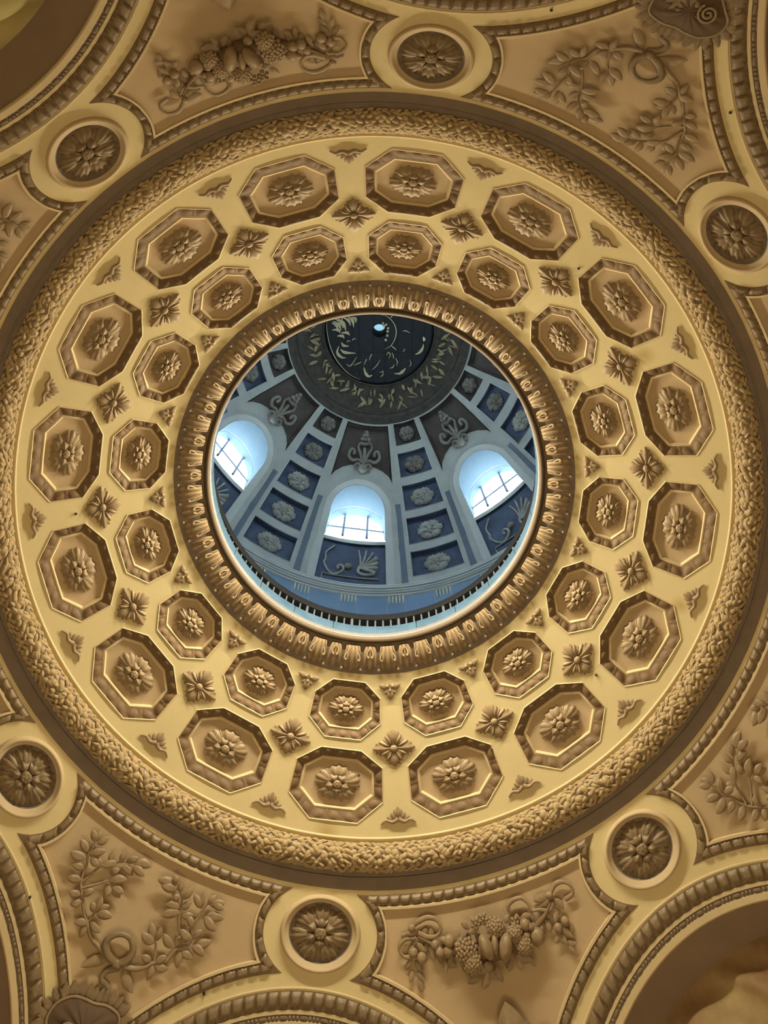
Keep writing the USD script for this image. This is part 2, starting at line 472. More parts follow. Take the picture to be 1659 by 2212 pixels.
holes = [circle(0, 0, 1.03, 256)]
for k in range(16):
    holes.append(Polygon(to_plan(OCT1, frame(RC1, A0 + 22.5 * k))))
    holes.append(Polygon(to_plan(OCT2, frame(RC2, A0 + 22.5 * k))))
PANELS = [panel_poly(k) for k in range(8)]
for k in range(8):
    holes.append(Polygon(to_plan(oval(0.190, 0.142, 64), frame(RMED, A0 + 45 * k))))
    holes.append(PANELS[k].buffer(-0.03))
    holes.append(circle(*axis_pt(4.8, A0 + 45 * k), 2.06, 480))
plan = circle(0, 0, 3.52, 512)
for h in holes:
    plan = plan.difference(h)
v, f = sheet(plan, lambda p: sph(p[:, 0], p[:, 1]), 0.09)
solo('ceiling', 'shallow ochre plaster dome pierced by an oculus and carrying two rings of octagonal coffers', 'ceiling', (v, f[:, ::-1]), M_PLASTER, kind='structure')

# enclosing room, never seen but closing the space
solo('wall_lower', 'plain plaster wall of the hall standing below the painted dome', 'wall', lathe([(4.25, -EYE / U), (4.25, 4.62)], 96), M_WALL, True, 'structure')
solo('floor', 'stone floor of the hall far below the painted dome', 'floor', lathe([(0.001, -EYE / U), (4.25, -EYE / U)], 96), M_WALL, False, 'structure')
solo('floor_upper', 'floor of the gallery round the oculus', 'floor', lathe([(1.16, 4.56), (4.25, 4.62)], 96), M_DRUM, False, 'structure')

# thin raised line inside the foliage ring
solo('trim_1', 'thin raised plaster line circling just inside the foliage ring', 'moulding', ringband([(2.005, 0), (2.008, 0.005), (2.012, 0.006), (2.016, 0.005), (2.019, 0)], 360), M_FILLET, True, 'structure')

# ---------------------------------------------------------------- octagonal coffers
def egg_side(p0, p1, q0, q1, z0, z1, eggs):
    nu, nv = eggs * 10 + 1, 7
    u, w = np.linspace(0, 1, nu), np.linspace(0, 1, nv)
    uu, ww = np.meshgrid(u, w, indexing='ij')
    P = (p0 * (1 - uu[..., None]) + p1 * uu[..., None]) * (1 - ww[..., None]) + (q0 * (1 - uu[..., None]) + q1 * uu[..., None]) * ww[..., None]
    x = (uu * eggs) % 1.0 - 0.5
    egg = np.sqrt(np.maximum(0, 1 - (x / 0.34) ** 2 - ((ww - 0.42) / 0.42) ** 2))
    dart = np.maximum(0, 1 - np.abs(np.abs(x) - 0.5) / 0.09) * (ww > 0.05) * (ww < 0.95)
    env = np.sin(PI * np.clip(ww, 0, 1)) ** 0.3
    z = z0 + (z1 - z0) * ww + (0.0085 * egg + 0.0045 * dart) * env * np.minimum(1, np.minimum(uu, 1 - uu) * 12)
    return surf(np.concatenate([P, z[..., None]], -1))

def make_coffer(name, label, O, M, n_eggs, ros, group, n_out):
    t = thing(name, label, 'coffer', M, group)
    z1, z2, z3 = -0.018, -0.019, -0.031
    I1, I2, I3 = (match(O, offset_poly(O, d)) for d in (0.047 * ros, 0.062 * ros, 0.064 * ros))
    Oe = match(O, np.array(Polygon(O).buffer(0.007, join_style=2).exterior.coords)[:-1])
    n = len(O)
    for i in range(n):
        j = (i + 1) % n
        L = np.linalg.norm(O[i] - O[j])
        v, f = egg_side(O[i], O[j], I1[i], I1[j], 0.0, z1, max(2, round(L / (0.082 * ros))))
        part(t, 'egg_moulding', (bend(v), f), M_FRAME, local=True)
    part(t, 'edge_fillet', scaled(band([flat3(Oe, 0.0), flat3((O + Oe) / 2, 0.004), flat3(O, 0.0005)]), 1, 1, 1, R=S), M_FILLET, 30, local=True)
    part(t, 'inner_fillet', scaled(band([flat3(I1, z1), flat3(I1 * 0.4 + I2 * 0.6, z1 + 0.003), flat3(I2, z2), flat3(I3, z3)]), 1, 1, 1, R=S), M_FILLET, 30, local=True)
    v, f = trimesh.creation.triangulate_polygon(Polygon(I3), engine='earcut')
    part(t, 'back_panel', scaled((flat3(v, z3), f), 1, 1, 1, R=S), M_FIELD, 30, local=True)
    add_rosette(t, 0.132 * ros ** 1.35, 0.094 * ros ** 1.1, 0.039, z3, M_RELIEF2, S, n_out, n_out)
    return t

c1 = make_coffer('octagonal_coffer', 'topmost large octagonal coffer with rosette in the outer ring', OCT1, frame(RC1, A0), 3, 1.0, 'large coffers of the outer ring', 5)
c2 = make_coffer('octagonal_coffer', 'topmost small octagonal coffer with rosette in the inner ring', OCT2, frame(RC2, A0), 3, 0.84, 'small coffers of the inner ring', 6)
for k in range(1, 16):
    dup(c1, frame(RC1, A0 - 22.5 * k), 'large octagonal coffer with rosette, %s clockwise from the topmost of the outer ring' % ORD[k])
for k in range(1, 16):
    dup(c2, frame(RC2, A0 - 22.5 * k), 'small octagonal coffer with rosette, %s clockwise from the topmost of the inner ring' % ORD[k])

# ---------------------------------------------------------------- small ornaments between the coffers
AH = A0 + 11.25
def make_square_flower():
    t = thing('square_flower', 'topmost square leaf flower between the two coffer rings', 'ornament', frame(1.59, AH), 'square flowers between the coffers')
    sx, sy = 0.118, 0.094
    pl = []
    for k in range(48):
        g = 2 * PI * k / 48
        rr = 0.90 / (abs(math.cos(g)) ** 0.9 + abs(math.sin(g)) ** 0.9) ** (1 / 0.9) * 1.0 + 0.03 * math.cos(12 * g)
        pl.append((rr * math.cos(g), rr * math.sin(g)))
    pl = np.array(pl)
    part(t, 'ground', scaled(band([flat3(pl, 0.0), flat3(pl * 0.97, 0.06), flat3(pl * 0.001, 0.10)]), sx, sy, 0.085, R=S), M_FRAME, local=True)
    for k in range(4):
        part(t, 'corner_leaf', scaled(turned(petal(0.18, 1.02, 0.34, 0.20, 0.03, 2, 8, 8, rib=0.08), 90 * k), sx, sy, 0.085, R=S), M_RELIEF2, local=True)
        for d, r1, hw, hh in ((28, 0.80, 0.20, 0.20), (45, 0.68, 0.17, 0.15), (62, 0.80, 0.20, 0.20)):
            part(t, 'side_lobe', scaled(turned(petal(0.22, r1, hw, hh, 0.02, 1, 6, 6, rib=0.02), 90 * k + d), sx, sy, 0.085, R=S), M_RELIEF2, local=True)
    part(t, 'boss', scaled(blob((0, 0, 0.16), (0.19, 0.19, 0.16), 2), sx, sy, 0.085, R=S), M_RELIEF2, local=True)
    return t
sf = make_square_flower()
for k in range(1, 16):
    dup(sf, frame(1.59, AH - 22.5 * k), 'square leaf flower between the coffer rings, %s clockwise from the topmost' % ORD[k])

def make_triangle():
    t = thing('leaf_triangle', 'topmost little three-lobed leaf triangle outside the acanthus ring', 'ornament', frame(1.262, AH), 'small leaf triangles round the acanthus ring')
    for b, e, w in (((0, 0.02), (0, 0.085), 0.05), ((-0.008, 0.018), (-0.068, 0.0), 0.036), ((0.008, 0.018), (0.068, 0.0), 0.036), ((-0.01, 0.03), (-0.036, 0.05), 0.03), ((0.01, 0.03), (0.036, 0.05), 0.03), ((-0.004, 0.015), (-0.024, -0.008), 0.028), ((0.004, 0.015), (0.024, -0.008), 0.028)):
        part(t, 'lobe', scaled(leaf(b, e, w, 0.006, 0.32), 1, 1, 1, R=S), M_RELIEF2, local=True)
    for x, y in ((0, 0.03), (-0.017, 0.006), (0.017, 0.006)):
        part(t, 'bead', scaled(blob((x, y, 0.012), 0.009), 1, 1, 1, R=S), M_RELIEF2, local=True)
    return t
tr = make_triangle()
for k in range(1, 16):
    dup(tr, frame(1.262, AH - 22.5 * k), 'little leaf triangle outside the acanthus ring, %s clockwise from the topmost' % ORD[k])

def make_palmette():
    t = thing('palmette', 'topmost winged palmette between the outer coffers and the foliage ring', 'ornament', frame(1.937, AH), 'palmettes inside the foliage ring')
    for s in (-1, 1):
        p = curve([(0.0, -0.012), (s * 0.035, 0.002), (s * 0.07, -0.008), (s * 0.102, 0.008)], 12)
        part(t, 'wing', scaled(tube(np.concatenate([p, np.full((12, 1), 0.006)], 1), np.linspace(0.014, 0.004, 12), 7), 1, 1, 1, R=S), M_RELIEF2, local=True)
        for b, e, w in (((s * 0.012, -0.012), (s * 0.045, -0.042), 0.03), ((s * 0.03, -0.005), (s * 0.068, -0.024), 0.024), ((s * 0.006, -0.02), (s * 0.022, -0.060), 0.028)):
            part(t, 'lobe', scaled(leaf(b, e, w, 0.006, 0.32), 1, 1, 1, R=S), M_RELIEF2, local=True)
    part(t, 'tip_leaf', scaled(leaf((0, -0.015), (0, -0.074), 0.032, 0.007, 0.34), 1, 1, 1, R=S), M_RELIEF2, local=True)
    return t
pm = make_palmette()
for k in range(1, 16):
    dup(pm, frame(1.937, AH - 22.5 * k), 'winged palmette inside the foliage ring, %s clockwise from the topmost' % ORD[k])

# ---------------------------------------------------------------- acanthus ring round the oculus
t = thing('acanthus_ring', 'ring of carved acanthus leaves and gilded roll framing the oculus', 'moulding')
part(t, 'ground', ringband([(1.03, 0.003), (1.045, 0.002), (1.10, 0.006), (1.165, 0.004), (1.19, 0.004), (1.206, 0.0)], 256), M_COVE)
RT = np.linspace(-0.2, PI + 0.2, 9)
part(t, 'roll', ringband([(1.016 - 0.018 * math.cos(a), 0.016 * math.sin(a) + 0.002) for a in RT], 256), M_ROLL)
def ring_leaf(half_deg, r0, r1, H, lobes, ns=9, nt=12):
    s, u = np.linspace(0, 1, ns + 1), np.linspace(-1, 1, nt + 1)
    ss, uu = np.meshgrid(s, u, indexing='ij')
    w = half_deg * (0.72 + 0.32 * ss ** 1.2)
    r = r0 + (r1 - r0) * ss * (1 - 0.22 * uu ** 2) + 0.008 * np.cos(lobes * PI * uu) * ss ** 2
    h = 0.003 + H * np.sin(PI * (0.18 + 0.74 * ss)) * (1 - 0.45 * uu ** 2) + 0.0035 * np.cos(lobes * PI * uu) * (ss > 0.05) + 0.0035 * np.cos(9 * PI * uu) * np.exp(-((ss - 0.22) / 0.16) ** 2)
    return r, uu * w, h
for k in range(64):
    a = A0 + 360 / 64 * k
    big = k % 2 == 0
    r, d, h = ring_leaf(3.15 if big else 2.5, 1.046, 1.178 if big else 1.170, 0.024 if big else 0.017, 4 if big else 3, 9, 16)
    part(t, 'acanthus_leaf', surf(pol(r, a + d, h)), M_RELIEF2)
    for s in (-1, 1):
        q = [(1.062, 0.25), (1.085, 0.9), (1.105, 0.75), (1.108, 0.3)] if not big else [(1.06, 0.6), (1.10, 2.1), (1.125, 2.3), (1.125, 1.7)]
        cc = curve([(rr, s * dd) for rr, dd in q], 9)
        part(t, 'curl', tube(pol(cc[:, 0], a + cc[:, 1], np.linspace(0.016, 0.024, 9)), np.linspace(0.004, 0.0085, 9), 6), M_RELIEF2)
    part(t, 'bead', blob(pol(1.181, a + 2.8, 0.007), 0.010, 2), M_RELIEF2)

# ---------------------------------------------------------------- lamp strip behind the lip, marble kerb, railing
solo('trim_2', 'dark stone soffit of the slot above the gilded roll', 'moulding', lathe([(1.0, 4.452), (1.075, 4.452)], 160), M_BLACK, False, 'structure')
t = thing('cove_lamp', 'warm lamp strip set back in the slot above the gilded oculus roll', 'lamp')
for i in range(24):                                          # the lamps at the head of the picture are stronger
    a = np.radians(np.linspace(15 * i, 15 * i + 14.9, 7))
    P = np.stack([np.stack([1.07 * np.cos(a), 1.07 * np.sin(a), np.full(7, z)], 1) for z in (4.417, 4.451)], 1)
    part(t, 'lamp_tube', surf(P), M_EMIT[int(round(2 + 2 * math.sin(a[3])))])
t = thing('gallery_kerb', 'veined white marble kerb edging the gallery round the oculus', 'kerb')
for k in range(24):
    a0, a1 = 15 * k + 0.12, 15 * k + 14.88
    th = np.radians(np.linspace(a0, a1, 9))
    prof = [(1.004, 4.452), (1.006, 4.545), (1.03, 4.55), (1.14, 4.553)]
    P = np.stack([np.stack([r * np.cos(th), r * np.sin(th), np.full(9, z)], 1) for r, z in prof], 1)
    part(t, 'kerb_stone', surf(P), M_MARBLE, 30)
t = thing('gallery_railing', 'dark railing with pale upright bars standing on the marble kerb', 'railing')
part(t, 'handrail', lathe([(1.065, 4.735), (1.065, 4.80), (1.16, 4.83), (1.16, 4.735), (1.065, 4.735)], 160), M_BLACK, 30)
part(t, 'backing', lathe([(1.13, 4.535), (1.13, 4.74)], 160), M_BLACK)
for k in range(132):
    a = 2 * PI * k / 132
    w = 0.0062 if k % 6 else 0.010
    r = 1.075
    p = np.array([(r * math.cos(a), r * math.sin(a), z) for z in np.linspace(4.53, 4.74, 3)])
    part(t, 'bar', tube(p, w, 6, 1.0, (math.cos(a), math.sin(a), 0)), M_BAR)

# ---------------------------------------------------------------- foliage ring
t = thing('foliage_ring', 'broad torus of dense carved foliage circling the coffered field', 'moulding')
TOR = [(2.09 - 0.055 * math.cos(a), 0.044 * math.sin(a)) for a in np.linspace(0, PI, 13)]
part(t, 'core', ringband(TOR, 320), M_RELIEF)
part(t, 'cove', ringband([(2.145, 0.003), (2.172, 0.003), (2.174, 0.009), (2.180, 0.009), (2.182, 0.003), (2.222, 0.003), (2.229, 0.0)], 320), M_COVE, 30)
rng = np.random.default_rng(5)
def torus_pt(phi, deg, h):
    """phi 0..pi runs over the torus from its inner to its outer edge."""
    return pol(2.09 - (0.055 + h) * np.cos(phi), deg, (0.044 + h) * np.sin(phi))
def foliage_leaf(deg, phi, span, width, H, twist):
    s, u = np.linspace(0, 1, 5), np.linspace(-1, 1, 5)
    ss, uu = np.meshgrid(s, u, indexing='ij')
    sh = np.sin(PI * (0.15 + 0.75 * ss)) * (1 + 0.18 * np.cos(5 * PI * ss))
    return surf(torus_pt(phi + span * (ss - 0.5), deg + uu * sh * width + twist * (ss - 0.5), H * (np.sin(PI * ss) * (1 - 0.6 * uu ** 2) + 0.25 * (1 - np.abs(uu)) * ss) + 0.001))
for k in range(290):
    part(t, 'foliage_leaf', foliage_leaf(360 / 290 * k + rng.uniform(-0.2, 0.2), PI * (0.34 + 0.14 * (k % 2)) + rng.uniform(-0.1, 0.1), rng.uniform(0.55, 0.85), rng.uniform(0.5, 0.68), rng.uniform(0.008, 0.014), rng.uniform(-1.0, 1.0)), M_FOLIAGE)
small = []
for row, ph in enumerate((0.08, 0.19, 0.30, 0.43, 0.56, 0.68, 0.80, 0.92)):
    for k in range(340):
        small.append(foliage_leaf(360 / 340 * (k + 0.5 * (row % 2)) + rng.uniform(-0.25, 0.25), PI * ph + rng.uniform(-0.1, 0.1), rng.uniform(0.4, 0.62), rng.uniform(0.38, 0.6), rng.uniform(0.006, 0.013), rng.uniform(-1.2, 1.2)))
part(t, 'small_foliage', join(*small), M_FOLIAGE, True, None, None, 'stuff')

# ---------------------------------------------------------------- medallions
def make_medallion():
    t = thing('rosette_medallion', 'round rosette medallion at the top of the vault, just right of centre', 'medallion', frame(RMED, A0), 'round rosette medallions')
    a, b = 0.224, 0.170
    def ov(k, z):
        return flat3(oval(a * k, b * k, 72), z)
    part(t, 'frame_ring', scaled(band([ov(1.0, 0.0), ov(0.985, 0.016), ov(0.95, 0.026), ov(0.90, 0.027), ov(0.87, 0.018), ov(0.855, 0.010), ov(0.80, 0.008), ov(0.78, 0.0)]), 1, 1, 1, R=S), M_TAN, local=True)
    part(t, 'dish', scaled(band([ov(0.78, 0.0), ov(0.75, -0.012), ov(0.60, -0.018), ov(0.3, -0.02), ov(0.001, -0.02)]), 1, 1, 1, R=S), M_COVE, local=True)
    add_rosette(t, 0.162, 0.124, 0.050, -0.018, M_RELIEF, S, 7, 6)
    return t
md = make_medallion()
MN = {1: 'round rosette medallion at the right edge of the photo, upper half', 2: 'round rosette medallion of the right hand side', 3: 'round rosette medallion at lower right beside the big draped arch', 4: 'round rosette medallion at the bottom between wreath and fruit garland',
      5: 'round rosette medallion cut by the left edge of the photo, lower half', 6: 'round rosette medallion of the left hand side', 7: 'round rosette medallion at upper left below the olive niche'}
for k in range(1, 8):
    dup(md, frame(RMED, A0 - 45 * k), MN[k])

# ---------------------------------------------------------------- carved leaf block used along borders
def block(L, W, H, seed=0):
    """Scalloped leaf block, x along the border, y across (0..W)."""
    u, w = np.linspace(-1, 1, 8), np.linspace(0, 1, 6)
    uu, ww = np.meshgrid(u, w, indexing='ij')
    y = W * ww * (1 - 0.06 * uu ** 2) + 0.09 * W * np.cos(2.5 * PI * uu) * (ww > 0.9) - 0.05 * W * (ww > 0.9)
    h = H * (np.abs(np.sin(PI * (0.08 + 0.84 * ww))) ** 0.6) * (1 - 0.7 * np.abs(uu) ** 5) * (1 + 0.20 * np.cos(3 * PI * uu)) * (1 - 0.25 * ww)
    h[0], h[-1] = 0, 0
    h[:, 0] = 0
    h[:, -1] *= 0.4
    return np.stack([uu * L / 2 * (1 - 0.1 * ww), y, h], -1)

def border_blocks(coords, spacing, W, H, h0, skip=0.045):
    """Leaf blocks along a closed plan border, pointing to its left; corners are left free. Yields meshes in drawing space."""
    p = np.asarray(coords, float)
    seg = np.linalg.norm(np.diff(p, axis=0), axis=1)
    d = np.diff(p, axis=0) / seg[:, None]
    turn = np.degrees(np.arccos(np.clip((d * np.roll(d, 1, 0)).sum(1), -1, 1)))
    corners = [i for i in range(len(seg)) if turn[i] > 25]
    if not corners:
        corners = [0]
    s = np.concatenate([[0], np.cumsum(seg)])
    total = s[-1]
    starts = [s[i] for i in corners]
    for i, a in enumerate(starts):
        b = starts[(i + 1) % len(starts)]
        if b <= a:
            b += total
        L = b - a - 2 * skip
        if L < spacing:
            continue
        n = max(1, round(L / spacing))
        for k in range(n):
            m = (a + skip + L * (k + 0.5) / n) % total
            B_ = block(L / n * 1.0, W, H)
            q = m + B_[..., 0]
            q = q % total
            x, y = np.interp(q, s, p[:, 0]), np.interp(q, s, p[:, 1])
            j = np.clip(np.searchsorted(s, q % total, 'right') - 1, 0, len(seg) - 1)
            nx, ny = -d[j, 1], d[j, 0]
            yield surf(sph(x + nx * B_[..., 1], y + ny * B_[..., 1], h0 + B_[..., 2]))

def ring_sheet(outer, inner, h_out, h_in, cell=0.12):
    poly = outer.difference(inner)
    eo = outer.exterior
    width = 1e-9 + inner.exterior.distance(eo) if h_out != h_in else 1.0
    def fn(p):
        if h_out == h_in:
            return sph(p[:, 0], p[:, 1], h_out)
        import shapely
        dist = shapely.distance(shapely.points(p), eo)
        return sph(p[:, 0], p[:, 1], h_out + (h_in - h_out) * np.clip(dist / width, 0, 1))
    v, f = sheet(poly, fn, cell)
    return v, f[:, ::-1]

# ---------------------------------------------------------------- concave panels
def make_panel(k, label):
    a = A0 + 22.5 + 45 * k
    t = thing('spandrel_panel', label, 'panel', frame(2.55, a), 'concave panels between the medallions')
    P = PANELS[k]
    b = {d: P.buffer(-d, join_style=2, mitre_limit=6) for d in (0.003, 0.044, 0.046, 0.056, 0.058)}
    part(t, 'moulding_ground', join(ring_sheet(P, b[0.003], 0.0, 0.004), ring_sheet(b[0.003], b[0.044], 0.004, 0.004)), M_FRAME, 30)
    part(t, 'fillet', join(ring_sheet(b[0.044], b[0.046], 0.004, 0.013), ring_sheet(b[0.046], b[0.056], 0.013, 0.013), ring_sheet(b[0.056], b[0.058], 0.013, -0.004)), M_FILLET, 30)
    v, f = sheet(b[0.058], lambda p: sph(p[:, 0], p[:, 1], -0.004), 0.09)
    part(t, 'field', (v, f[:, ::-1]), M_FIELD)
    ex = P.buffer(-0.004, join_style=2).exterior
    co = np.array(ex.coords)
    if not ex.is_ccw:
        co = co[::-1]
    ls = LineString(co)
    co = np.array(ls.simplify(0.0006).coords)
    for vf in border_blocks(co, 0.062, 0.038, 0.017, 0.004):
        part(t, 'leaf_block', vf, M_RELIEF)
    return t
PLACE = ['at upper left holding the hanging fruit garland', 'on the left behind the topmost sliver of laurel', 'at the left edge, barely in view', 'at lower left holding the laurel wreath', 'at the bottom holding the fruit garland', 'at lower right, cut by the right edge of the photo', 'at the right edge, barely in view', 'at upper right holding the laurel wreath']
pn = make_panel(0, 'tan concave-sided panel ' + PLACE[0])
for k in range(1, 8):
    dup(pn, frame(2.55, A0 + 22.5 + 45 * k), 'tan concave-sided panel ' + PLACE[k])

# ---------------------------------------------------------------- laurel wreaths
ST = [[(-.042,.196),(-.113,.176),(-.193,.151),(-.239,.117),(-.28,.085),(-.327,.036),(-.372,-.015),(-.391,-.057),(-.398,-.104),(-.415,-.138),(-.413,-.179),(-.417,-.209)],[(-.364,-.008),(-.308,-.044),(-.261,-.08),(-.228,-.108)],[(-.375,-.034),(-.343,-.095),(-.321,-.129),(-.256,-.17),(-.228,-.186),(-.175,-.207),(-.141,-.216)],[(.025,.193),(.091,.177),(.14,.145),(.16,.126),(.216,.093),(.238,.037),(.268,.011),(.295,-.029),(.264,-.079),(.276,-.123),(.292,-.195),(.306,-.216)],[(.26,.009),(.201,-.054),(.172,-.11),(.153,-.162),(.096,-.21),(.065,-.217)],[(.159,.115),(.133,.06),(.113,.044)],[(-.252,.112),(-.237,.05),(-.222,.016)]]
LV = [-.417,-.209,-.462,-.251,-.413,-.208,-.424,-.263,-.404,-.204,-.359,-.255,-.426,-.159,-.496,-.191,-.419,-.131,-.515,-.125,-.41,-.155,-.341,-.198,-.399,-.149,-.337,-.125,-.402,-.087,-.469,-.082,-.387,-.041,-.463,-.027,-.353,.012,-.417,.021,-.329,.037,-.382,.066,-.34,.012,-.298,-.029,-.326,-.127,-.38,-.149,-.292,-.156,-.296,-.215,-.256,-.17,-.318,-.125,-.24,-.176,-.236,-.24,-.217,-.191,-.161,-.236,-.172,-.203,-.076,-.224,-.17,-.189,-.088,-.176,-.222,-.168,-.146,-.153,-.266,-.116,-.226,-.154,-.251,-.084,-.163,-.128,-.229,-.08,-.148,-.072,-.236,-.072,-.228,-.021,-.218,-.064,-.153,-.045,-.237,.05,-.249,-.023,-.235,.049,-.184,.001,-.23,.052,-.147,.032,-.249,.107,-.32,.123,-.252,.112,-.249,.172,-.237,.097,-.164,.11,-.242,.052,-.284,.02,.118,.051,.029,.034,.111,.045,.051,-.018,.118,.042,.114,-.026,.144,.121,.084,.118,.161,.128,.166,.194,.169,.129,.245,.118,.167,.116,.209,.072,.218,.035,.14,0,.231,.025,.234,-.028,.262,.032,.283,.098,.269,.034,.34,.034,.307,-.01,.389,-.003,.308,-.019,.396,-.072,.293,-.033,.209,-.052,.293,-.038,.324,-.094,.269,-.081,.219,-.11,.303,-.144,.392,-.117,.309,-.146,.406,-.177,.292,-.195,.32,-.249,.303,-.199,.375,-.24,.27,-.165,.24,-.236,.263,-.167,.199,-.206,.172,-.11,.085,-.061,.16,-.125,.081,-.108,.17,-.124,.208,-.17,.193,-.099,.248,-.126,.145,-.164,.181,-.235,.127,-.182,.104,-.241,.109,-.19,.012,-.175,.088,-.201,-.017,-.189,.091,-.208,.055,-.239,.142,-.158,.101,-.161,.314,-.214,.382,-.212]
LV = np.array(LV).reshape(-1, 4)

def make_laurel(k, label):
    t = thing('laurel_wreath', label, 'wreath', frame(2.55, A0 + 22.5 + 45 * k, -0.004), 'laurel wreaths on the concave panels')
    for i, s in enumerate(ST):
        n = len(s) * 4
        c = curve(s, n)
        main = i in (0, 3)
        rad = np.linspace(0.013 if main else 0.007, 0.004, n)
        part(t, 'branch', scaled(tube(np.concatenate([c, np.full((n, 1), 0.018)], 1), rad, 7), 1, 1, 1, R=S), M_RELIEF2, local=True)
    r2 = np.random.default_rng(11)
    for b0, b1, e0, e1 in LV:
        L = math.hypot(e0 - b0, e1 - b1)
        part(t, 'laurel_leaf', scaled(leaf((b0, b1), (e0, e1), max(0.036, min(0.50 * L, 0.046)), 0.024 + r2.uniform(0, 0.014), 0.45, r2.uniform(-0.004, 0.014), 8, 6, 0.6, r2.uniform(-0.08, 0.08)), 1, 1, 1, R=S), M_RELIEF2, local=True)
    for b, e in (((-.052, .191), (-.178, .268)), ((.03, .2), (.13, .265))):
        part(t, 'long_leaf', scaled(leaf(b, e, 0.05, 0.012, 0.3, 0.01, 8, 4, 0.5, 0.06), 1, 1, 1, R=S), M_RELIEF2, local=True)
    lp = curve([(-.025, .194), (-.08, .178), (-.117, .141), (-.099, .102), (-.051, .079), (-.003, .084), (.032, .117), (.029, .16), (-.002, .19)], 36)
    w = 0.016 + 0.004 * np.sin(np.linspace(0, 9, 36))
    part(t, 'ribbon_loop', scaled(tube(np.concatenate([lp, (0.022 + 0.008 * np.sin(np.linspace(0, PI, 36)))[:, None]], 1), w, 8, 0.8), 1, 1, 1, R=S), M_RELIEF, local=True)
    tp = curve([(.008, .204), (-.041, .236), (-.051, .275), (-.004, .289), (.027, .308)], 24)
    part(t, 'ribbon_tail', scaled(tube(np.concatenate([tp, np.full((24, 1), 0.014)], 1), np.linspace(0.017, 0.008, 24), 8, 0.5), 1, 1, 1, R=S), M_RELIEF, local=True)
    part(t, 'knot', scaled(blob((-.012, .197, 0.02), (0.03, 0.022, 0.018), 2), 1, 1, 1, R=S), M_RELIEF, local=True)
    return t
lw = make_laurel(3, 'laurel wreath tied with a ribbon at the lower left, its leaves catching light')
dup(lw, frame(2.55, A0 + 22.5 + 45 * 7, -0.004), 'laurel wreath at the upper right under the shell cartouche')
dup(lw, frame(2.55, A0 + 22.5 + 45 * 5, -0.004), 'laurel sprays cut off by the right edge at lower right')
dup(lw, frame(2.55, A0 + 22.5 + 45 * 1, -0.004), 'laurel leaf tips just showing at the left edge')

# ---------------------------------------------------------------- fruit garlands
FR = np.array([-.442,-.13,.024,-.402,-.1,.027,-.296,-.104,.027,-.251,-.102,.028,.24,-.069,.039,.405,-.098,.023,.359,-.077,.024,-.235,-.143,.037,.189,-.131,.035,-.039,-.087,.057,.009,-.09,.047,.06,-.067,.061,-.069,-.193,.032,-.024,-.205,.03,.139,-.156,.024,.184,-.085,.02,-.317,-.14,.022,-.05,-.007,.024,.181,-.034,.027,-.181,-.116,.023]).reshape(-1, 3)
GR = np.array([-.154,-.09,.057,-.13,-.033,.046,.03,-.157,.044,.125,-.112,.037,.156,-.049,.04]).reshape(-1, 3)
GL = np.array([-.434,-.16,-.47,-.126,-.413,-.166,-.382,-.128,-.462,-.104,-.497,-.071,-.446,-.09,-.417,-.043,-.467,-.059,-.49,-.019,-.444,-.044,-.416,-.008,-.444,-.019,-.434,.033,-.336,-.123,-.334,-.076,-.351,-.142,-.334,-.102,-.283,-.068,-.289,-.018,-.263,-.066,-.229,-.028,-.197,-.109,-.153,-.141,-.111,-.169,-.146,-.203,-.101,-.178,-.084,-.143,-.056,.012,-.136,-.002,-.06,.016,-.111,.073,-.05,.013,-.023,.058,-.117,.035,-.179,.042,-.015,.01,.001,.068,.078,-.007,.045,.034,.1,-.013,.176,.011,.104,-.003,.121,.046,.17,0,.189,.044,.237,-.101,.2,-.085,.263,-.117,.27,-.079,.301,-.11,.315,-.071,.239,-.127,.216,-.099,.353,-.222,.275,-.215,.354,-.206,.293,-.185,.38,-.201,.411,-.153,.37,-.192,.343,-.133,.375,-.148,.354,-.105,.369,-.071,.415,-.032,.343,-.055,.38,-.008,.365,-.041,.325,-.023,.382,-.012,.43,.001,.393,-.005,.41,.038,.417,-.037,.437,-.075,.085,-.156,.113,-.182,.146,-.155,.16,-.179,.173,-.155,.229,-.16,-.073,-.156,-.115,-.154,.036,-.177,.029,-.199]).reshape(-1, 4)

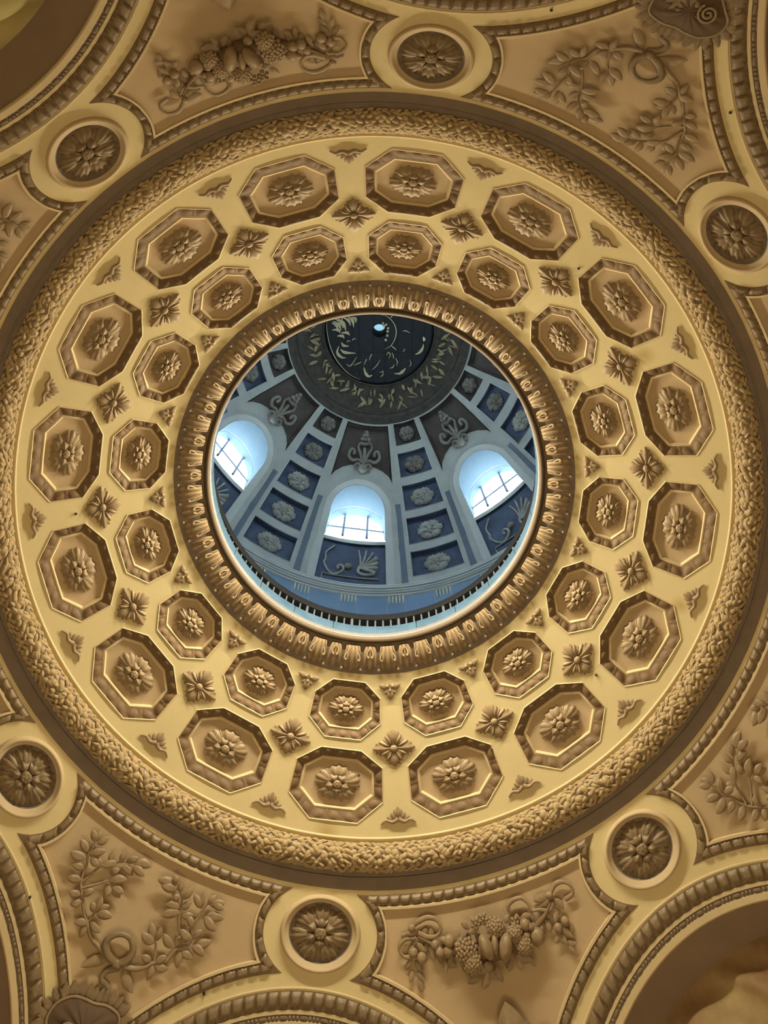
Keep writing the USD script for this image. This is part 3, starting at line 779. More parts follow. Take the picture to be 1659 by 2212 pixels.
def make_garland(k, label):
    t = thing('fruit_garland', label, 'garland', frame(2.55, A0 + 22.5 + 45 * k, -0.004), 'fruit garlands on the concave panels')
    def lift(x, y):
        c = -0.085 + 0.09 * (x / 0.33) ** 2 * -1
        return 0.060 * math.exp(-(x / 0.26) ** 2) + 0.016
    core = curve([(-.40, -.19), (-.31, -.13), (-.20, -.085), (-.06, -.06), (.06, -.06), (.18, -.08), (.29, -.13), (.365, -.195)], 30)
    rad = np.interp(np.linspace(0, 1, 30), [0, .2, .5, .8, 1], [.004, .018, .055, .018, .004])
    part(t, 'core', scaled(tube(np.concatenate([core, np.full((30, 1), 0.02)], 1), rad, 8, 1.15), 1, 1, 1, R=S), M_FRAME, local=True)
    r3 = np.random.default_rng(3)
    for i, (x, y, r) in enumerate(FR):
        z = lift(x, y)
        if i in (9, 10, 11):                                   # the split pomegranate segments in the middle
            sx, sy = (0.6, 1.05) if i != 10 else (0.42, 0.95)
            p = part(t, 'melon_segment', scaled(turned(blob((0, 0, 0), (r * sx, r * sy, r * 0.8), 2), (-18, 10, 25)[i - 9]), 1, 1, 1, x, y, z + 0.012, R=S), M_RELIEF2, local=True)
        elif i in (7, 8):
            p = part(t, 'pear', scaled(turned(join(blob((0, 0, 0), (r * 0.8, r * 0.8, r * 0.7), 2), blob((r * 0.75, 0, 0), (r * 0.7, r * 0.45, r * 0.45), 2)), 200 if i == 7 else 30), 1, 1, 1, x, y, z, R=S), M_RELIEF2, local=True)
        elif i in (12, 13, 14):
            fl = [turned(petal(0.15, 1.0, 0.5, 0.6, 0, 1, 5, 4), 72 * q) for q in range(5)] + [blob((0, 0, 0.35), (0.25, 0.25, 0.3))]
            p = part(t, 'flower', scaled(join(*fl), r, r, r, x, y, z, R=S), M_RELIEF2, local=True)
        else:
            p = part(t, 'apple', scaled(blob((0, 0, 0), (r, r, r * 0.85), 2), 1, 1, 1, x, y, z, R=S), M_RELIEF2, local=True)
    for x, y, r in GR:
        z = lift(x, y)
        g = part(t, 'grape_bunch', scaled(blob((0, 0, 0), (r * 0.85, r * 0.85, r * 0.4)), 1, 1, 1, x, y, z - 0.006, R=S), M_FRAME, local=True)
        n = int(14 + 400 * r)
        for q in range(n):
            rr, aa = r * math.sqrt((q + 0.5) / n), q * 2.39996
            part(t, 'grape', scaled(blob((rr * math.cos(aa), rr * math.sin(aa), 0.022 * (1 - (rr / r) ** 2) + 0.004), 0.0115), 1, 1, 1, x, y, z, R=S), M_RELIEF2, under=g, local=True)
    for b0, b1, e0, e1 in GL:
        L = math.hypot(e0 - b0, e1 - b1)
        part(t, 'leaf', scaled(leaf((b0, b1), (e0 + (e0 - b0) * 0.15, e1 + (e1 - b1) * 0.15), max(0.028, 0.6 * L), lift(b0, b1) * 0.75, 0.3, r3.uniform(-0.006, 0.008), 6, 4, 0.5, r3.uniform(-0.1, 0.1)), 1, 1, 1, R=S), M_RELIEF2, local=True)
    for q in range(26):                                        # leaves tucked round the rim of the swag
        u = (q + 0.5) / 26
        i0 = int(u * 29)
        d = core[min(i0 + 1, 29)] - core[max(i0 - 1, 0)]
        nrm = np.array([-d[1], d[0]]) / np.linalg.norm(d)
        sgn = -1 if q % 2 else 1
        b = core[i0] + nrm * sgn * rad[i0] * 0.7
        e = core[i0] + nrm * sgn * (rad[i0] + 0.055) + d / np.linalg.norm(d) * r3.uniform(-0.03, 0.03)
        part(t, 'leaf', scaled(leaf(b, e, 0.034, lift(*b) * 0.6, 0.32, -0.004, 6, 4, 0.5), 1, 1, 1, R=S), M_RELIEF, local=True)
    def ribbon(name, pts, w, z=0.016, n=26):
        c = curve(pts, n)
        part(t, name, scaled(tube(np.concatenate([c, (z + 0.008 * np.sin(np.linspace(0, PI, n)))[:, None]], 1), w * (0.8 + 0.2 * np.sin(np.linspace(0, 8, n))), 8, 0.6), 1, 1, 1, R=S), M_RELIEF2, local=True)
    ribbon('ribbon_loop', [(-.41, -.242), (-.38, -.254), (-.326, -.26), (-.277, -.236), (-.268, -.197), (-.302, -.173), (-.348, -.178), (-.396, -.204)], 0.013)
    ribbon('ribbon_loop', [(-.414, -.187), (-.473, -.195), (-.514, -.167), (-.497, -.127), (-.46, -.114)], 0.011)
    ribbon('ribbon_tail', [(-.415, -.208), (-.454, -.217), (-.489, -.212)], 0.013)
    ribbon('ribbon_loop', [(.367, -.225), (.407, -.261), (.456, -.262), (.487, -.235), (.483, -.203), (.436, -.185)], 0.012)
    ribbon('ribbon_tail', [(.122, -.189), (.121, -.218), (.159, -.238), (.206, -.237), (.234, -.204), (.242, -.176), (.287, -.17), (.338, -.158), (.368, -.187)], 0.011, 0.018, 36)
    for x, y in ((-.425, -.235), (.358, -.22)):
        part(t, 'knot', scaled(blob((x, y, 0.02), (0.02, 0.018, 0.016), 2), 1, 1, 1, R=S), M_RELIEF2, local=True)
    return t
fg = make_garland(4, 'hanging garland of fruit, grapes and ribbons in the panel at the bottom')
dup(fg, frame(2.55, A0 + 22.5, -0.004), 'hanging garland of fruit, leaves and ribbons in the panel at upper left')
for k, s in ((2, 'left'), (6, 'right')):
    dup(fg, frame(2.55, A0 + 22.5 + 45 * k, -0.004), 'garland of fruit in the panel on the far %s, outside the picture' % s)

# ---------------------------------------------------------------- arches: mouldings, soffits, lunettes
def arch_pts(R, a0, a1, n, deg, h):
    """Along the arch circle of radius R round the plan point 4.8 out on axis deg; angles measured from the axis towards the centre."""
    c = np.array(axis_pt(4.8, deg))
    t = np.radians(deg + 180 + np.linspace(a0, a1, n))
    return sph(c[0] + R * np.cos(t), c[1] + R * np.sin(t), h)

def make_arch(k, label):
    deg = A0 + 45 * k
    t = thing('arch_moulding', label, 'moulding', frame(2.62, deg), 'carved mouldings of the great arches')
    def strip(name, prof, m, a=56, n=97):
        part(t, name, band([arch_pts(R, -a, a, n, deg, h) for R, h in prof], False), m, 30)
    strip('outer_line', [(2.202, 0.0), (2.199, 0.006), (2.195, 0.006), (2.192, 0.0)], M_FILLET)
    strip('leaf_ground', [(2.188, 0.0), (2.186, 0.004), (2.128, 0.004), (2.126, 0.001)], M_FRAME)
    strip('inner_fillet', [(2.126, 0.001), (2.124, 0.006), (2.112, 0.006), (2.110, 0.001)], M_FILLET)
    strip('bead_ground', [(2.110, 0.001), (2.090, 0.001)], M_COVE)
    strip('lip', [(2.090, 0.001), (2.088, 0.008), (2.064, 0.008), (2.058, 0.0), (2.058, -0.03)], M_FILLET)
    step = 1.62
    for q in range(-24, 24):
        a = (q + 0.5) * step
        B_ = block(step * PI / 180 * 2.157 * 1.0, 0.056, 0.02)
        c = np.array(axis_pt(4.8, deg))
        ang = np.radians(deg + 180 + a) + B_[..., 0] / 2.157
        R = 2.186 - B_[..., 1]
        part(t, 'leaf_block', surf(sph(c[0] + R * np.cos(ang), c[1] + R * np.sin(ang), 0.004 + B_[..., 2])), M_RELIEF)
    n = 0
    a = -38.0
    while a < 38:                                               # bead and reel
        for dl, kind in ((1.3, 'reel'), (0.55, 'bead'), (0.55, 'bead'), (0.55, 'bead')):
            mid = a + dl / 2
            if kind == 'bead':
                p = arch_pts(2.100, mid, mid, 1, deg, 0.004)[0]
                part(t, 'bead', blob(p, 0.0092), M_RELIEF)
            else:
                p = arch_pts(2.100, mid - 0.52, mid + 0.52, 5, deg, 0.004)
                part(t, 'reel', tube(p, [0.006, 0.0095, 0.0095, 0.0095, 0.006], 6), M_RELIEF)
            a += dl
    return t
am = make_arch(5, 'carved leaf and bead moulding of the great arch at lower right')
AN = {0: 'carved leaf moulding of the arch at the top edge, above the topmost medallion', 1: 'carved leaf and bead moulding curving round the olive niche at upper left', 2: 'carved leaf moulding of the arch beyond the left edge, upper half', 3: 'carved leaf and bead moulding of the arch at the left edge, lower half',
      4: 'carved leaf and bead moulding of the arch at the bottom edge', 6: 'carved leaf moulding of the arch beyond the right edge', 7: 'carved leaf and bead moulding of the arch at the upper right edge'}
for k in (0, 1, 2, 3, 4, 6, 7):
    dup(am, frame(2.62, A0 + 45 * k), AN[k])

def make_niche(k, label, cloth):
    deg = A0 + 45 * k
    t = thing('arch_niche', label, 'niche', frame(2.75, deg), 'painted niches inside the great arches')
    e = np.array([math.cos(math.radians(deg)), math.sin(math.radians(deg)), 0])
    P0 = arch_pts(2.059, -62, 62, 241, deg, -0.03)
    D = 0.24
    part(t, 'soffit', band([P0, P0 + e * D * 0.5 + [0, 0, 0.01], P0 + e * D + [0, 0, 0.02]], False), M_SOFFIT)
    c0 = np.array([*axis_pt(3.75, deg), 2.0])
    s = np.linspace(0, 1, 60) ** 1.3
    Q = (P0 + e * D + [0, 0, 0.02])
    G = Q[:, None] * (1 - s[None, :, None]) + c0 * s[None, :, None]
    u = np.linspace(-3, 3, 241)[:, None]
    ph = 11 * u + 34 * s[None] + 2.0 * np.sin(3 * u + 9 * s[None])
    fold = (0.5 + 0.5 * np.sin(ph)) ** 1.8 * 0.05 * np.minimum(1, s[None] * 14)
    G = G - fold[..., None] * (e * 0.8 + np.array([0, 0, 0.6]))
    part(t, 'painted_drapery', surf(G), cloth)
    return t
n1 = make_niche(5, 'arched niche at lower right with russet and olive drapery inside', M_CLOTH2)
n2 = make_niche(1, 'arched niche at upper left corner with olive drapery inside', M_CLOTH1)
for k, s in ((0, 'above the top edge'), (2, 'beyond the left edge, upper half'), (3, 'beyond the left edge, lower half'), (4, 'below the bottom edge'), (6, 'beyond the right edge, lower half'), (7, 'beyond the right edge, upper half')):
    dup(n1, frame(2.75, A0 + 45 * k), 'arched niche ' + s + ' of the photo')

# ---------------------------------------------------------------- cartouches and leaf finials at the tips of the panels
def make_cartouche(k, label):
    t = thing('shell_cartouche', label, 'cartouche', frame(3.0, A0 + 22.5 + 45 * k), 'shell cartouches at the panel tips')
    rim = curve([(0.135, -0.12), (0.115, -0.185), (0.04, -0.2), (-0.03, -0.187), (-0.09, -0.185), (-0.15, -0.172), (-0.205, -0.125), (-0.215, -0.06), (-0.17, -0.02), (-0.1, 0.03), (0.0, 0.06), (0.1, 0.03), (0.15, -0.04), (0.135, -0.12)], 60)
    c = rim.mean(0)
    s = np.linspace(0, 1, 10)
    G = np.zeros((60, 10, 3))
    G[..., :2] = rim[:, None] * (1 - s[None, :, None]) + c * s[None, :, None]
    G[..., 2] = 0.02 + 0.05 * np.sin(s * PI / 2)[None] + 0.006 * np.cos(np.linspace(0, 24 * PI, 60))[:, None] * (1 - s[None]) * s[None] * 3
    part(t, 'shield', scaled(surf(G), 1, 1, 1, R=S), M_DARK, local=True)
    sk = rim.copy()
    part(t, 'rim', scaled(tube(np.concatenate([rim, np.full((60, 1), 0.022)], 1), 0.007, 6), 1, 1, 1, R=S), M_RELIEF2, local=True)
    part(t, 'rim_wall', scaled(band([flat3(rim, 0.022), flat3(rim, -0.004)], False), 1, 1, 1, R=S), M_DARK, local=True)
    a = np.linspace(0, 4.2 * PI, 40)
    sp = np.stack([-0.105 + (0.004 + 0.0032 * a) * np.cos(a), -0.055 + (0.004 + 0.0032 * a) * np.sin(a), 0.078 + 0.0 * a], 1)
    part(t, 'scroll', scaled(tube(sp, 0.006, 6), 1, 1, 1, R=S), M_RELIEF2, local=True)
    for q in range(7):
        an = math.radians(-70 + 22 * q)
        part(t, 'flute', scaled(leaf((0.02, -0.03), (0.02 + 0.11 * math.sin(an), -0.03 - 0.10 * math.cos(an)), 0.03, 0.062, 0.3), 1, 1, 1, R=S), M_RELIEF, local=True)
    r4 = np.random.default_rng(8)
    d = np.gradient(rim, axis=0)
    for i in range(1, 60, 2):
        nrm = np.array([d[i, 1], -d[i, 0]]) / np.linalg.norm(d[i])
        if (rim[i] - c) @ nrm < 0:
            nrm = -nrm
        for off in (0.0, 0.018):
            b = rim[i] - nrm * 0.004
            q = rim[i] + nrm * (0.048 + off) + d[i] / np.linalg.norm(d[i]) * r4.uniform(-0.03, 0.03)
            part(t, 'rim_leaf', scaled(leaf(b, q, 0.034, 0.012, 0.3, 0.004, 5, 4), 1, 1, 1, R=S), M_RELIEF, local=True)
    return t
ca = make_cartouche(7, 'dark shell cartouche with scroll above the upper right wreath')
dup(ca, frame(3.0, A0 + 22.5 + 45 * 3), 'dark shell cartouche in a leafy rim at the bottom left')
dup(ca, frame(3.0, A0 + 22.5 + 45 * 5), 'shell cartouche outside the picture beyond lower right')
dup(ca, frame(3.0, A0 + 22.5 + 45 * 1), 'shell cartouche outside the picture beyond upper left')

def make_finial(k, label):
    t = thing('leaf_finial', label, 'ornament', frame(2.74, A0 + 22.5 + 45 * k), 'pointed leaf finials at the panel tips')
    part(t, 'centre_leaf', scaled(leaf((0.0, 0.22), (-0.012, -0.075), 0.17, 0.03, 0.3, 0.01, 10, 8, 0.35), 1, 1, 1, R=S), M_RELIEF2, local=True)
    part(t, 'side_leaf', scaled(leaf((0.06, 0.22), (0.07, 0.02), 0.10, 0.008, 0.26, 0.0, 8, 6, 0.4), 1, 1, 1, R=S), M_RELIEF2, local=True)
    part(t, 'side_leaf', scaled(leaf((-0.06, 0.22), (-0.09, 0.04), 0.10, 0.008, 0.26, 0.0, 8, 6, 0.4), 1, 1, 1, R=S), M_RELIEF2, local=True)
    part(t, 'knop', scaled(blob((0.15, 0.12, 0.03), (0.05, 0.06, 0.04), 2), 1, 1, 1, R=S), M_RELIEF2, local=True)
    part(t, 'midrib', scaled(tube([(0.0, 0.2, 0.05), (-0.006, 0.05, 0.045), (-0.011, -0.06, 0.022)], [0.008, 0.006, 0.003], 6), 1, 1, 1, R=S), M_RELIEF, local=True)
    return t
fi = make_finial(4, 'pointed leaf finial rising from the bottom edge below the fruit garland')
dup(fi, frame(2.74, A0 + 22.5), 'pointed leaf tips at the top edge above the fruit garland')
for k, s in ((2, 'left'), (6, 'right')):
    dup(fi, frame(2.74, A0 + 22.5 + 45 * k), 'pointed leaf finial outside the picture on the far ' + s)

HK = [(1.728, 47.9, 'beside the upper right coffers'), (2.715, 49.8, 'in the fillet right of the upper right wreath'), (2.693, 227.9, 'left of the lower left wreath'), (2.695, 250.5, 'below the lower left wreath'), (1.728, 184.5, 'among the coffers at the left'), (1.713, 293.9, 'above a coffer at the bottom right'), (1.711, 319.6, 'between coffers at lower right'), (2.709, 71.3, 'near the top edge right of centre'), (2.689, 294.9, 'at lower right beside the great arch'), (1.722, 266.9, 'in the coffer at the bottom')]
for r, a, s in HK:
    t = thing('ceiling_hook', 'small dark iron plug ' + s, 'hook', frame(r, a), 'iron plugs in the ceiling')
    part(t, 'plug', join(blob((0, 0, 0.004), (0.0075, 0.0075, 0.006)), tube([(0, 0, 0), (0.002, 0.004, 0.016)], 0.003, 5)), M_HOOK, local=True)

# ================================================================ upper dome
UA = 262.9
def win_curve(g, n=40, low=30.6):
    """Opening outline grown by g degrees: up one jamb, round the arch, down the other (azimuth, elevation) about 0."""
    w, sp, hh = 9.0 + g, 39.5, 7.0 + g * 0.72
    a = np.linspace(PI, 0, n)
    az = np.concatenate([[-w, -w], w * np.cos(a), [w, w]])
    el = np.concatenate([[low, (low + sp) / 2], sp + hh * np.sin(a), [(low + sp) / 2, low]])
    return np.stack([az, el], 1)

WIN = Polygon(win_curve(0))
KEYP = Polygon([(-12.5, 63.2), (-6, 63.2), (0, 63.2), (6, 63.2), (12.5, 63.2), (12.3, 47.0), (10.9, 49.0), (8.5, 50.6), (5.5, 51.6), (0, 52.2), (-5.5, 51.6), (-8.5, 50.6), (-10.9, 49.0), (-12.3, 47.0)])
EL = [(63.4, 57.4), (55.1, 48.5), (46.0, 39.0), (36.6, 29.2), (26.7, 19.4)]
shell = box(-14.5, 15.5, 345.5, 64.4)
cut = []
for k in range(8):
    cut.append(affinity.translate(WIN, 45 * k, 0))
    cut.append(affinity.translate(KEYP, 45 * k, 0))
    for e1, e0 in EL:
        cut.append(box(45 * k + 22.5 - 6.6, e0, 45 * k + 22.5 + 6.6, e1))
    cut.append(box(45 * k - 8.9, 17.6, 45 * k + 8.9, 29.6))
for c in cut:
    shell = shell.difference(c)
v, f = sheet(shell, lambda p: upp(UA + p[:, 0], p[:, 1]), 4.5, 3.0)
solo('ceiling', 'grey stone ribbed upper dome seen through the oculus', 'ceiling', (v, f), M_STONE, kind='structure')

def make_upper_coffer(i, k, label):
    e1, e0 = EL[i]
    az = UA + 22.5 + 45 * k
    t = thing('square_coffer', label, 'coffer', frame_up(az, (e0 + e1) / 2), 'square coffers of the upper dome')
    n = 7
    pm_ = M_PANEL0 if i == 0 else M_PANEL
    def loop(d, h):
        x, y0, y1 = 6.6 - d, e0 + d * 0.8, e1 - d * 0.8
        s = np.linspace(0, 1, n)[:-1]
        p = np.concatenate([np.stack([-x + 2 * x * s, np.full(n - 1, y0)], 1), np.stack([np.full(n - 1, x), y0 + (y1 - y0) * s], 1), np.stack([x - 2 * x * s, np.full(n - 1, y1)], 1), np.stack([np.full(n - 1, -x), y1 - (y1 - y0) * s], 1)])
        return upp(az + p[:, 0], p[:, 1], h)
    part(t, 'edge_fillet', band([loop(-0.6, -0.012), loop(-0.27, 0.002), loop(-0.1, 0.012), loop(0.0, 0.0)]), M_STONE2, 30)
    part(t, 'frame', band([loop(0, 0.0), loop(0.1, -0.06)]), pm_, 30)
    s, w = np.linspace(-7.0, 7.0, 8), np.linspace(e0 - 0.4, e1 + 0.4, 7)
    ss, ww = np.meshgrid(s, w, indexing='ij')
    part(t, 'back_panel', surf(upp(az + ss, ww, -0.06)), pm_)
    r = RU * math.cos(math.radians((e0 + e1) / 2))
    sx, sy = 0.68 * math.radians(6.6) * r, 0.72 * math.radians((e1 - e0) / 2) * RU
    q = min(sx, sy)
    add_rosette(t, min(sx, q * 1.25), min(sy, q * 1.15), 0.06, -0.055, M_DUSTY if i < 2 else M_DUSTY2, RU, 6, 5)
    return t
COLN = ['right of the window at the bottom', 'beyond the right-hand window', 'on the far right', 'behind the oculus at upper right', 'behind the oculus at upper left', 'at far upper left', 'beyond the left-hand window', 'left of the window at the bottom']
ROWN = ['topmost', 'second from the top', 'middle', 'fourth from the top', 'lowest']
for i in range(5):
    p = make_upper_coffer(i, 0, '%s dusky coffer in dome rib %s' % (ROWN[i], COLN[0]))
    for k in range(1, 8):
        dup(p, frame_up(UA + 22.5 + 45 * k, sum(EL[i]) / 2), '%s dusky coffer in dome rib %s' % (ROWN[i], COLN[k]))

def pts_up(az0, pts, h, n):
    c = curve(pts, n)
    return upp(az0 + c[:, 0], c[:, 1], h)

def make_key(k, label):
    az = UA + 45 * k
    t = thing('key_panel', label, 'panel', frame_up(az, 56), 'umber panels above the dome windows')
    P = np.array(KEYP.exterior.coords)[:-1]
    q = np.array(LineString(np.vstack([P, P[:1]])).segmentize(1.0).coords)[:-1]
    c = np.array([0, 57.0])
    def lp(s, h):
        p = c + (q - c) * s
        return upp(az + p[:, 0], p[:, 1], h)
    part(t, 'edge_fillet', band([lp(1.05, -0.012), lp(1.02, 0.002), lp(1.01, 0.012), lp(1.0, 0.0)]), M_STONE2, 30)
    part(t, 'frame', band([lp(1.0, 0.0), lp(0.99, -0.05), lp(0.95, -0.05), lp(0.94, -0.035), lp(0.91, -0.035), lp(0.90, -0.07)]), M_KEY, 30)
    v, f = sheet(Polygon(c + (P - c) * 0.95), lambda p: upp(az + p[:, 0], p[:, 1], -0.07), 3.0, 3.0)
    part(t, 'back_panel', (v, f), M_KEY)
    def tb(name, pts, r0, r1, h=0.0, n=20):
        part(t, name, tube(pts_up(az, pts, h, n), np.linspace(r0, r1, n), 7), M_DUSTY)
    for s in (-1, 1):
        tb('scroll', [(s * 0.5, 52.6), (s * 2.6, 53.4), (s * 5.0, 53.0), (s * 7.2, 54.2), (s * 6.6, 56.0), (s * 5.0, 55.8), (s * 5.0, 54.6)], 0.026, 0.020)
        tb('side_frond', [(s * 0.4, 53.0), (s * 2.0, 55.4), (s * 3.4, 57.0), (s * 2.6, 58.4)], 0.024, 0.012)
        tb('knob_curl', [(s * 0.6, 51.4), (s * 2.4, 52.3), (s * 3.6, 51.5), (s * 2.6, 50.4)], 0.022, 0.014, 0.02)
    tb('stalk', [(0, 51.5), (0.2, 54.3), (-0.2, 57)], 0.03, 0.022)
    part(t, 'knob', blob(upp(az, 50.9, 0.02), (0.065, 0.065, 0.065), 2), M_DUSTY)
    for j, (a, e) in enumerate(((-2.4, 58.2), (-1.0, 58.0), (0.6, 58.1), (2.0, 58.4), (-1.8, 59.4), (-0.2, 59.3), (1.3, 59.5), (-1.0, 60.5), (0.5, 60.5), (-0.2, 61.4))):
        part(t, 'grape', blob(upp(az + a, e, -0.035), 0.034), M_DUSTY)
    return t
ky = make_key(0, 'umber panel with scrolled leaf ornament above the window at the bottom')
KN = {1: 'right-hand', 7: 'left-hand', 2: 'far right', 3: 'upper right', 4: 'top', 5: 'upper left', 6: 'far left'}
for k in range(1, 8):
    dup(ky, frame_up(UA + 45 * k, 56), 'umber panel with scrolled leaf ornament above the %s window of the dome' % KN[k])

XG = 2.56
def make_window(k):
    az = UA + 45 * k
    t = Thing('/World/window_%d' % (k + 1), frame_up(az, 31))
    x = UsdGeom.Xform.Define(stage, t.path)
    x.AddTransformOp().Set(true_matrix(t.M))
    e = np.array([math.cos(math.radians(az)), math.sin(math.radians(az)), 0])
    sd = np.array([-math.sin(math.radians(az)), math.cos(math.radians(az)), 0])
    W = win_curve(0, 40)
    P0 = upp(az + W[:, 0], W[:, 1], 0.0)
    d = XG - P0 @ e
    rise = np.interp(W[:, 1], [30.6, 39.5, 46.5], [0.0, 0.03, 0.10])[:, None] * np.array([0, 0, 1.0])
    def at(s, extra=0.0):
        return P0 + e * (d * s)[:, None] + rise * s + extra
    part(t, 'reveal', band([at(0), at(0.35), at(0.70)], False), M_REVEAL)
    part(t, 'lintel_groove', band([at(0.70), at(0.70) + (at(0.9) - at(0.9).mean(0)) * 0.03, at(0.735) + (at(0.9) - at(0.9).mean(0)) * 0.03, at(0.735)], False), M_MULL, 30)
    c = at(0.9).mean(0)
    def inner(s, g):
        q = at(s)
        return q + (c - q) * g * np.array([1, 1, 1.0])
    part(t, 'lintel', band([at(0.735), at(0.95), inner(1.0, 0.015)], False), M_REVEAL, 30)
    G = inner(1.0, 0.015)
    L = np.stack([(G - c) @ sd, G[:, 2]], 1)
    zb, zm = L[0, 1], 9.79
    gl = Polygon(L)
    xs = (-10, -0.165, 0.155, 10)
    for i in range(3):
        for z0, z1 in ((zb, zm), (zm, 20)):
            w = gl.intersection(box(xs[i], z0, xs[i + 1], z1))
            v, f = trimesh.creation.triangulate_polygon(w, engine='earcut')
            part(t, 'pane', (c + sd * v[:, :1] + np.array([0, 0, 1.0]) * (v[:, 1:2] - c[2]) + e * (XG - c @ e), f[:, ::-1]), M_GLASS, False)
    def bar(name, a, b, r):
        pa, pb = (c + sd * q[0] + np.array([0, 0, q[1] - c[2]]) + e * (XG - 0.01 - c @ e) for q in (a, b))
        part(t, name, tube([pa, pb], r, 6, 1.0, e), M_MULL)
    top = L[:, 1].max()
    for x_ in xs[1:3]:
        hit = gl.intersection(LineString([(x_, 0), (x_, 20)]))
        bar('mullion', (x_, hit.bounds[1]), (x_, hit.bounds[3]), 0.018)
    hit = gl.intersection(LineString([(-5, zm), (5, zm)]))
    bar('transom', (hit.bounds[0], zm), (hit.bounds[2], zm), 0.014)
    part(t, 'sill', band([upp(az + np.linspace(-9, 9, 9), np.full(9, 30.6), 0.0), upp(az + np.linspace(-9, 9, 9), np.full(9, 30.6), -0.2)], False), M_STONE2)
    W3 = [win_curve(g, 40, 17.4) for g in (0.0, 0.35, 2.0, 2.3, 3.6, 3.9)]
    HB = (-0.002, 0.0015, 0.018, 0.004, 0.014, 0.0)
    keep = slice(0, None)
    cs = [upp(az + w[:, 0], w[:, 1], h) for w, h in zip(W3, HB)]
    part(t, 'inner_architrave', band(cs[0:4], False), M_STONE2, 30)
    part(t, 'outer_architrave', band(cs[3:6], False), M_STONE, 30)
    Wg = [win_curve(g, 40, 17.4) for g in (3.9, 4.1, 5.2, 5.4)]
    cs = [upp(az + w[:, 0], w[:, 1], h) for w, h in zip(Wg, (0.0, -0.012, -0.012, 0.0))]
    return t
WN = {0: 'bright arched window at the bottom of the upper dome, three panes wide', 1: 'bright arched window on the right of the upper dome', 7: 'bright arched window on the left of the upper dome'}
for k in range(8):
    w = make_window(k)
    tag(stage.GetPrimAtPath(w.path), WN.get(k, 'arched window on the %s side of the upper dome' % KN.get(k, '')), 'window', None, 'structure')

def make_spandrel(k, label):
    az = UA + 45 * k
    t = thing('window_apron', label, 'panel', frame_up(az, 23.5), 'aprons under the dome windows')
    a, e = np.meshgrid(np.linspace(-9.3, 9.3, 10), np.linspace(17.2, 30.0, 8), indexing='ij')
    part(t, 'back_panel', surf(upp(az + a, e, -0.03)), M_PANEL)
    P = np.array(box(-8.9, 17.6, 8.9, 29.6).segmentize(2.0).exterior.coords)[:-1]
    part(t, 'frame', band([upp(az + P[:, 0] * 1.04, 23.6 + (P[:, 1] - 23.6) * 1.04, -0.012), upp(az + P[:, 0], P[:, 1], 0.002), upp(az + P[:, 0], P[:, 1], -0.03)]), M_PANEL, 30)
    def tb(name, pts, r0, r1, n=30):
        part(t, name, tube(pts_up(az, pts, -0.018, n), np.linspace(r0, r1, n), 6), M_DUSTY2)
    tb('scroll', [(-5.3, 28.5), (-7.3, 26.1), (-7.1, 24.1), (-7.4, 23.0), (-6.1, 20.9), (-4.5, 19.9), (-2.7, 21.0), (-2.1, 22.2), (-2.9, 23.05), (-3.7, 22.4), (-3.2, 21.8)], 0.012, 0.022)
    tb('ledge', [(-7.2, 17.8), (-7.35, 19.65)], 0.008, 0.008, 6)
    tb('ledge', [(-7.35, 19.65), (0, 19.8), (7.1, 19.6)], 0.010, 0.010, 12)
    for q, (ea, ee) in enumerate(((1.4, 28.0), (3.6, 28.2), (5.5, 27.6), (6.6, 26.0), (6.9, 24.4), (6.8, 22.8), (6.2, 21.3))):
        tb('shell_rib', [(2.2, 22.6), ((2.2 + ea) / 2 + 0.3, (22.6 + ee) / 2 + 0.3), (ea, ee)], 0.012, 0.034 if q > 2 else 0.014, 10)
    tb('shell_curl', [(2.0, 23.2), (1.8, 21.6), (3.4, 20.8), (6.0, 21.2)], 0.02, 0.02, 14)
    part(t, 'bud', blob(upp(az - 1.0, 23.0, -0.02), (0.05, 0.04, 0.05)), M_DUSTY)
    return t
sp = make_spandrel(0, 'dusky apron with scroll and shell under the window at the bottom')
for k in range(1, 8):
    dup(sp, frame_up(UA + 45 * k, 23.5), 'dusky apron with scroll and shell under the %s window of the dome' % KN[k])

# dark grooves beside the pilasters, cornice, drum, brackets
def groove(k, s):
    az = UA + 45 * k + s * 13.6
    e = np.linspace(17.4, 41, 12)
    return band([upp(np.full(12, az - 0.9), e, 0.006), upp(np.full(12, az + 0.9), e, 0.006)], False)
for k in range(8):
    t = thing('rib_shadow_strip', 'slate strip running up beside the %s window of the dome' % ({0: 'bottom'} | KN)[k], 'strip', frame_up(UA + 45 * k, 30))
    for s in (-1, 1):
        part(t, 'strip', groove(k, s), M_GROOVE)

